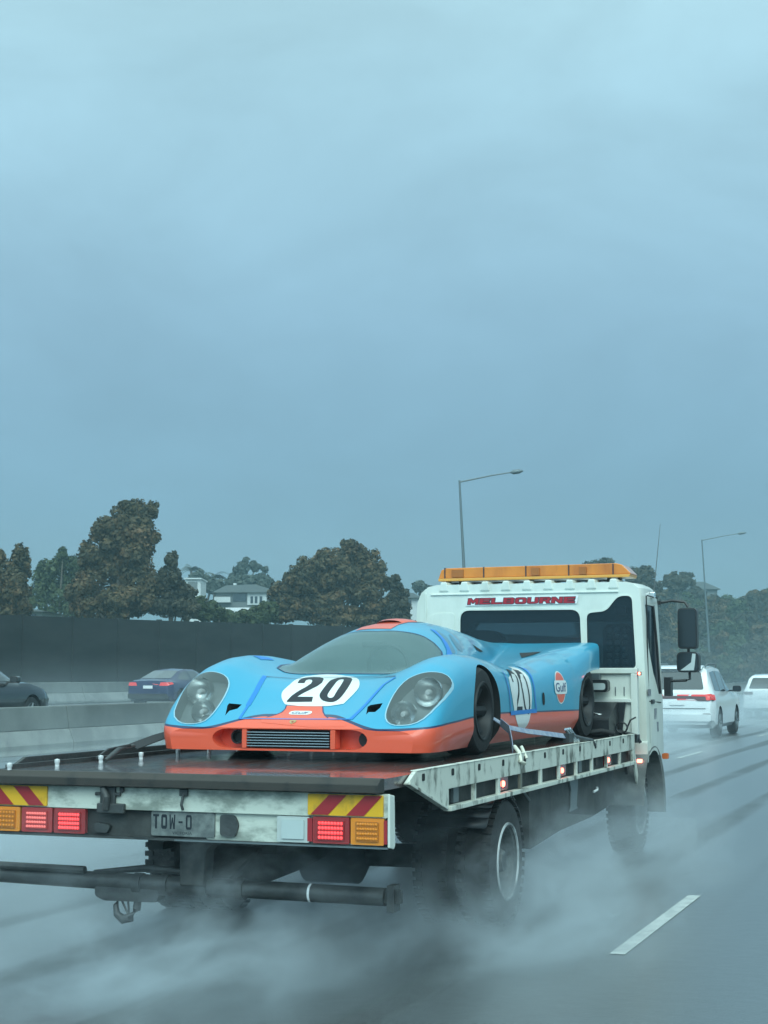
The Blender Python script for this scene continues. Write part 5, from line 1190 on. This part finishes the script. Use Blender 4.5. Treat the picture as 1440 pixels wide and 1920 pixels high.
# ------------------------------------------------------------------ traffic
M['paint_white'] = mat('paint_white', (.78, .80, .80), .25, coat=.8)
M['paint_blue'] = mat('paint_blue', (.006, .016, .075), .25, coat=.7)
M['paint_black'] = mat('paint_black', (.012, .015, .017), .2, coat=1)
M['car_glass'] = mat('car_glass', (.03, .045, .05), .06, coat=1)
M['tail_red'] = mat('tail_red', (.55, .03, .03), .2, coat=.8, emit=(1, .05, .04), estr=.35)
M['tail_smoke'] = mat('tail_smoke', (.10, .05, .05), .15, coat=.8)
def traffic_car(name, label, loc, Lc, W, belt, tops, paint, rear_win, sides, wheels, wr_r, group=None, zb=.24):
    """tops: (y, top height, roof half width) stations from tail to nose"""
    global BVH
    R = empty(name, loc); tag(R, label, 'car', group)
    a = np.array(tops, float); vs = []; fs = []; ys = np.unique(np.concatenate([np.linspace(0, Lc, 40), a[:, 0]])); n = None
    for y in ys:
        zt = np.interp(y, a[:, 0], a[:, 1]); wt = np.interp(y, a[:, 0], a[:, 2]); e = min(1, (y + .05) / .30, (Lc - y + .05) / .45); w = W / 2 * (.80 + .20 * math.sqrt(max(0, e)))
        bz = min(belt, zt - .04); low = zb + (.10 if y < .15 or y > Lc - .2 else 0)
        half = [(0, low), (w - .10, low), (w - .015, low + .10), (w, belt * .62), (w - .015, bz - .10), (w - .06, bz)]
        half += [(min(w - .08, wt + .05), zt - .07) if zt - bz > .1 else (w - .10, bz + .01), (min(w - .14, wt - .03), zt - .015) if zt - bz > .1 else (w - .2, zt - .012), (0, zt + .01)]
        ring = [(-x, y, z) for x, z in half[:0:-1] if x > 0] 
        ring = [(x, y, z) for x, z in half] + [(-x, y, z) for x, z in half[-2:0:-1]]
        n = len(ring); vs += ring
    m = len(ys)
    for j in range(m - 1):
        for i in range(n): fs.append((j * n + i, j * n + (i + 1) % n, (j + 1) * n + (i + 1) % n, (j + 1) * n + i))
    fs += [tuple(range(n)), tuple(range((m - 1) * n, m * n))]
    cuts = []
    for y in wheels:
        for s_ in (-1, 1): cuts.append((MB().prism([(y + (wr_r + .05) * math.cos(t), wr_r + (wr_r + .06) * math.sin(t)) for t in np.linspace(0, 2 * PI, 32, endpoint=False)], 'x', s_ * (W / 2 - .30), s_ * (W / 2 + .2)), 1))
    BVH = BVHTree.FromPolygons([Vector(v) for v in vs], fs)
    b = carve(vs, fs, cuts, [paint, 'well_dark']); b.name = 'body'; b.parent = R; b.data.set_sharp_from_angle(angle=math.radians(30))
    bv_ = b.modifiers.new('edge', 'BEVEL'); bv_.width = .03; bv_.segments = 2; bv_.limit_method = 'ANGLE'; bv_.angle_limit = math.radians(40)
    for y in wheels:
        for s_ in (-1, 1):
            t = mesh_obj('wheel', MB().lathe([(-.11, wr_r * .6), (-.115, wr_r * .92), (-.08, wr_r), (.08, wr_r), (.115, wr_r * .92), (.11, wr_r * .6)], (s_ * (W / 2 - .13), y, wr_r), 'x', 28), 'rubber', R, smooth=40)
            rm = MB().lathe([(s_ * .10, wr_r * .64), (s_ * .115, wr_r * .60), (s_ * .06, wr_r * .55), (s_ * .06, .0001)], (s_ * (W / 2 - .13), y, wr_r), 'x', 24)
            for k in range(5):
                q = 2 * PI * k / 5; rm.tube([(s_ * (W / 2 - .05), y + .04 * math.cos(q), wr_r + .04 * math.sin(q)), (s_ * (W / 2 - .03), y + wr_r * .58 * math.cos(q), wr_r + wr_r * .58 * math.sin(q))], .03, 6)
            mesh_obj('rim', rm, 'galv', t, smooth=40)
    g = drape_poly('rear_window', [roundpoly(rear_win, .06)], 'y', 'car_glass', .008, parent=R, maxlen=.12)
    for p in sides:
        for s_ in (1, -1):
            DIR['s'] = (-s_, 0, 0)
            def to_side(q): return q
            v2, f2 = fill([roundpoly(p, .05)])
            bm = bmesh.new(); V = [bm.verts.new((0, q[0], q[1])) for q in v2]
            for f in f2: bm.faces.new([V[i] for i in f])
            for _ in range(4):
                lg = [e for e in bm.edges if e.calc_length() > .15]
                if not lg: break
                bmesh.ops.subdivide_edges(bm, edges=lg, cuts=1); bmesh.ops.triangulate(bm, faces=[f for f in bm.faces if len(f.verts) > 3])
            for v in bm.verts:
                q, nr = hit(0, v.co.y, v.co.z, (-s_, 0, 0)); v.co = q + nr * .008
            me = bpy.data.meshes.new('side_window'); bm.to_mesh(me); bm.free(); me.materials.append(M['car_glass'])
            so = bpy.data.objects.new('side_window', me); COL.objects.link(so); so.parent = R
    return R
def on_rear(name, R, poly, m, off=.012): return drape_poly(name, [roundpoly(poly, .02)], 'y', m, off, parent=R, maxlen=.1)
def side_lamp(R, poly, m): return drape_poly('tail_lamp', [roundpoly(poly, .02)], 'x', m, .012, parent=R, maxlen=.1)
def mirrors(R, W, y, z, m):
    for s_ in (-1, 1):
        q = mesh_obj('wing_mirror', MB().prism(rrect(s_ * (W / 2 + .12) - .11, s_ * (W / 2 + .12) + .11, z - .075, z + .085, .05), 'y', y, y + .12).box(min(s_ * (W / 2 - .12), s_ * (W / 2 + .02)), max(s_ * (W / 2 - .12), s_ * (W / 2 + .02)), y + .04, y + .08, z - .07, z - .03), m, R, bevel=.02)
        mesh_obj('mirror_glass', MB().prism(rrect(s_ * (W / 2 + .12) - .09, s_ * (W / 2 + .12) + .09, z - .055, z + .065, .04), 'y', y - .008, y - .002), 'mirror_dark', q)
def plate_text(R, txt, x0, x1, z0, z1, y):
    p = mesh_obj('number_plate', MB().prism(rrect(x0, x1, z0, z1, .01), 'y', y, y + .012), 'sign_white', R); return p

# white SUV, one lane over, ahead of the truck
suv = traffic_car('suv', 'white SUV with roof rails and lit red tail lamps ahead of the truck', (-7.42, 41.1, 0), 4.9, 1.90, 1.10,
    [(0, .86, .70), (.05, 1.12, .72), (.14, 1.20, .72), (.38, 1.70, .66), (.30 + .2, 1.79, .63), (1.5, 1.84, .64), (2.5, 1.80, .63), (2.9, 1.70, .60), (3.7, 1.20, .66), (4.6, 1.08, .62), (4.9, .80, .55)], 'paint_white',
    [(-.66, 1.22), (.66, 1.22), (.55, 1.68), (-.55, 1.68)], [[(.62, 1.20), (.75, 1.66), (1.35, 1.70), (1.35, 1.17)], [(1.42, 1.17), (1.42, 1.70), (2.3, 1.68), (2.32, 1.16)], [(2.4, 1.16), (2.38, 1.67), (2.75, 1.60), (3.35, 1.18)]], (.95, 3.85), .37)
on_rear('dark_band', suv, [(-.60, .985), (.60, .985), (.60, 1.06), (-.60, 1.06)], 'tail_smoke')
for s_ in (-1, 1):
    on_rear('tail_lamp', suv, [(s_ * .38, 1.02), (s_ * .52, .93), (s_ * .90, .93), (s_ * .93, 1.09), (s_ * .36, 1.085)], 'tail_smoke', .016)
    on_rear('tail_lamp', suv, [(s_ * .36, 1.05), (s_ * .72, 1.045), (s_ * .74, .95), (s_ * .93, .95), (s_ * .93, 1.10), (s_ * .36, 1.095)], 'tail_red', .02)
    on_rear('reflector', suv, [(s_ * .66, .50), (s_ * .80, .50), (s_ * .84, .62), (s_ * .64, .62)], 'tail_smoke')
    mesh_obj('roof_rail', MB().tube([(s_ * .62, .7, 1.80), (s_ * .64, .85, 1.875), (s_ * .64, 2.2, 1.885), (s_ * .62, 2.4, 1.80)], .022, 8), 'galv', suv, smooth=50)
side_lamp(suv, [(.0, .95), (.22, .97), (.30, 1.09), (.0, 1.10)], 'tail_red')
mesh_obj('bumper_seam', MB().box(-.72, .72, -.012, .05, .735, .75), 'well_dark', suv); plate_text(suv, '', -.19, .19, .83, .94, -.025)
mesh_obj('spoiler', MB().prism([(.28, 1.74), (.30, 1.79), (.62, 1.84), (.62, 1.78)], 'x', -.60, .60), 'paint_white', suv, bevel=.015)
mesh_obj('bumper', MB().prism(rrect(-.86, .86, .42, .60, .05), 'y', -.06, .1), 'paint_white', suv, bevel=.03); mirrors(suv, 1.90, 3.05, 1.22, 'plastic')

wag = traffic_car('station_wagon', 'white car half cut by the right edge, farthest ahead in the spray', (-7.62, 60.5, 0), 4.7, 1.84, 1.0,
    [(0, .80, .70), (.05, 1.02, .72), (.14, 1.08, .72), (.45, 1.50, .64), (.6, 1.58, .60), (1.5, 1.63, .61), (2.4, 1.60, .60), (2.8, 1.52, .58), (3.5, 1.08, .64), (4.4, .95, .60), (4.7, .72, .55)], 'paint_white',
    [(-.66, 1.08), (.66, 1.08), (.54, 1.48), (-.54, 1.48)], [[(.72, 1.08), (.85, 1.46), (1.4, 1.50), (1.4, 1.06)], [(1.47, 1.06), (1.47, 1.50), (2.3, 1.48), (2.32, 1.05)], [(2.4, 1.05), (2.38, 1.47), (2.7, 1.40), (3.2, 1.06)]], (.85, 3.6), .34)
for s_ in (-1, 1): on_rear('tail_lamp', wag, [(s_ * .50, .86), (s_ * .88, .86), (s_ * .90, .98), (s_ * .50, .96)], 'tail_smoke', .016)
mesh_obj('bumper', MB().prism(rrect(-.84, .84, .38, .56, .05), 'y', -.06, .1), 'paint_white', wag, bevel=.03); plate_text(wag, '', -.19, .19, .72, .83, -.022); mirrors(wag, 1.84, 2.9, 1.08, 'paint_white')

sed = traffic_car('sedan', 'dark blue sedan with red tail lamps on the side road behind the barrier', (-28.3, 51.3, .40), 4.6, 1.82, .93,
    [(0, .70, .70), (.04, .98, .72), (.25, 1.03, .70), (.5, 1.05, .66), (1.35, 1.36, .54), (1.8, 1.42, .53), (2.5, 1.40, .53), (2.9, 1.31, .53), (3.5, 1.0, .64), (4.3, .84, .60), (4.6, .62, .55)], 'paint_blue',
    [(-.62, 1.06), (.62, 1.06), (.50, 1.34), (-.50, 1.34)], [[(.85, 1.02), (1.3, 1.27), (1.75, 1.34), (1.75, .99)], [(1.82, .99), (1.82, 1.34), (2.5, 1.33), (3.15, .99)]], (.85, 3.65), .33)
for s_ in (-1, 1): on_rear('tail_lamp', sed, [(s_ * .45, .80), (s_ * .80, .80), (s_ * .89, .93), (s_ * .50, .92)], 'tail_red', .016)
side_lamp(sed, [(.02, .82), (.28, .86), (.24, .92), (.02, .93)], 'tail_red')
plate_text(sed, '', -.19, .19, .70, .81, -.022); mirrors(sed, 1.82, 2.8, 1.0, 'paint_blue')
mesh_obj('bumper', MB().prism(rrect(-.80, .80, .34, .52, .05), 'y', -.05, .1), 'paint_black', sed, bevel=.03)

drk = traffic_car('hatchback', 'dark car cut by the left edge, bonnet forward, on the side road', (-22.05, 29.0, .40), 4.65, 1.82, 1.0,
    [(0, .75, .70), (.05, 1.0, .72), (.12, 1.06, .72), (.5, 1.42, .62), (.7, 1.50, .58), (1.5, 1.54, .58), (2.3, 1.50, .57), (2.65, 1.42, .56), (3.35, 1.06, .66), (3.7, 1.03, .68), (4.3, .90, .62), (4.55, .80, .58), (4.65, .62, .5)], 'paint_black',
    [(-.64, 1.08), (.64, 1.08), (.54, 1.42), (-.54, 1.42)], [[(.75, 1.08), (.9, 1.38), (1.5, 1.44), (1.5, 1.05)], [(1.57, 1.05), (1.57, 1.44), (2.25, 1.42), (3.0, 1.04)]], (.85, 3.75), .34)
mirrors(drk, 1.82, 2.75, 1.08, 'paint_black')
for s_ in (-1, 1): on_rear('tail_lamp', drk, [(s_ * .50, .86), (s_ * .85, .86), (s_ * .88, .98), (s_ * .50, .96)], 'tail_red', .016)
DIR['y'] = (0, -1, 0)
for s_ in (-1, 1): drape_poly('headlamp', [roundpoly([(s_ * .45, .66), (s_ * .80, .70), (s_ * .84, .80), (s_ * .50, .76)], .03)], 'y', 'clear_lens', .012, parent=drk, maxlen=.1)
DIR['y'] = (0, 1, 0)

# ------------------------------------------------------------------ rain haze and wheel spray
def volume_mat(name, col, dens, noise=None, aniso=.2):
    m = bpy.data.materials.new(name); m.use_nodes = True; t = m.node_tree; t.nodes.clear()
    o = N('ShaderNodeOutputMaterial', t); v = N('ShaderNodeVolumePrincipled', t); v.inputs['Color'].default_value = (*col, 1); v.inputs['Anisotropy'].default_value = aniso
    v.inputs['Density'].default_value = dens; t.links.new(v.outputs[0], o.inputs['Volume'])
    if noise:
        scale, stretch, lo, hi = noise
        co = N('ShaderNodeTexCoord', t); mp_ = N('ShaderNodeMapping', t); mp_.inputs['Scale'].default_value = stretch; t.links.new(co.outputs['Object'], mp_.inputs[0])
        n = N('ShaderNodeTexNoise', t); n.inputs['Scale'].default_value = scale; n.inputs['Detail'].default_value = 6; n.inputs['Roughness'].default_value = .66; n.inputs['Distortion'].default_value = .35; t.links.new(mp_.outputs[0], n.inputs['Vector'])
        r = N('ShaderNodeMapRange', t); r.inputs['From Min'].default_value = lo; r.inputs['From Max'].default_value = hi; r.inputs['To Min'].default_value = 0; r.inputs['To Max'].default_value = dens; t.links.new(n.outputs[0], r.inputs[0])
        s = N('ShaderNodeSeparateXYZ', t); t.links.new(co.outputs['Generated'], s.inputs[0]); cur = r.outputs[0]
        for ax in (0, 1):            # thins out to nothing at the sides
            a = N('ShaderNodeMath', t, operation='PINGPONG'); a.inputs[1].default_value = .5; t.links.new(s.outputs[ax], a.inputs[0])
            q = N('ShaderNodeMapRange', t, interpolation_type='SMOOTHSTEP'); q.inputs['From Max'].default_value = .32; t.links.new(a.outputs[0], q.inputs[0])
            k = N('ShaderNodeMath', t, operation='MULTIPLY'); t.links.new(cur, k.inputs[0]); t.links.new(q.outputs[0], k.inputs[1]); cur = k.outputs[0]
        q = N('ShaderNodeMapRange', t, interpolation_type='SMOOTHSTEP'); q.inputs['From Min'].default_value = 1.0; q.inputs['From Max'].default_value = .15; t.links.new(s.outputs[2], q.inputs[0])
        k = N('ShaderNodeMath', t, operation='MULTIPLY'); t.links.new(cur, k.inputs[0]); t.links.new(q.outputs[0], k.inputs[1]); t.links.new(k.outputs[0], v.inputs['Density'])
    return m
hz = mesh_obj('haze', MB().box(-910, 910, -310, 1510, -1.2, 24.5), volume_mat('haze', (.45, .68, .75), .0014)); tag(hz, kind='stuff')
def spray(x0, x1, y0, y1, z1, dens, seed, scale=.9, lo=.38, hi=.66, col=(.84, .94, 1.0)):
    cx, cy = (x0 + x1) / 2, (y0 + y1) / 2
    o = mesh_obj('spray', MB().box(x0 - cx, x1 - cx, y0 - cy, y1 - cy, .006, z1), volume_mat('spray', col, dens, (scale, (1, .45, 1.1), lo, hi)), loc=(cx, cy, 0)); tag(o, kind='stuff'); return o
spray(-5.7, -2.7, 5.2, 10.8, 1.0, 3.0, 1, 1.5, .53, .76)     # ragged plume thrown back from the left rear wheels
spray(-3.7, -1.6, 7.6, 11.2, 1.0, 2.4, 10, 1.6, .50, .74)    # and from the right rear wheel
spray(-3.9, -1.9, 8.4, 11.2, .62, 2.4, 11, 1.3, .42, .72)    # boiling up around the right rear tyre
spray(-6.6, -.8, 4.6, 12.5, .45, .22, 9, .9, .42, .68)       # low mist lying on the road behind the truck
spray(-9.8, -5.0, 5.5, 19.0, 1.0, .85, 7, .7, .36, .66)      # drifting off to the left of the truck
spray(-4.3, -1.7, 10.2, 15.6, .95, 1.15, 2, 1.4, .47, .70)    # along the truck's right flank and front wheel
spray(-11.5, -4.8, 25, 41.0, 1.05, .9, 3, .5, .42, .70)      # behind the SUV
spray(-11.5, -4.5, 46.2, 60.2, 1.5, .5, 4, .4, .40, .70)    # behind the far white car
spray(-17.5, -6.6, 14, 40.0, 1.5, .06, 5, .4)                # lanes on the left
spray(-33.4, -20.6, 34, 51.0, 2.4, .05, 6, .3)               # side road
spray(-45, 20, 140, 200, 11, .010, 8, .06)                   # foot of the bank ahead
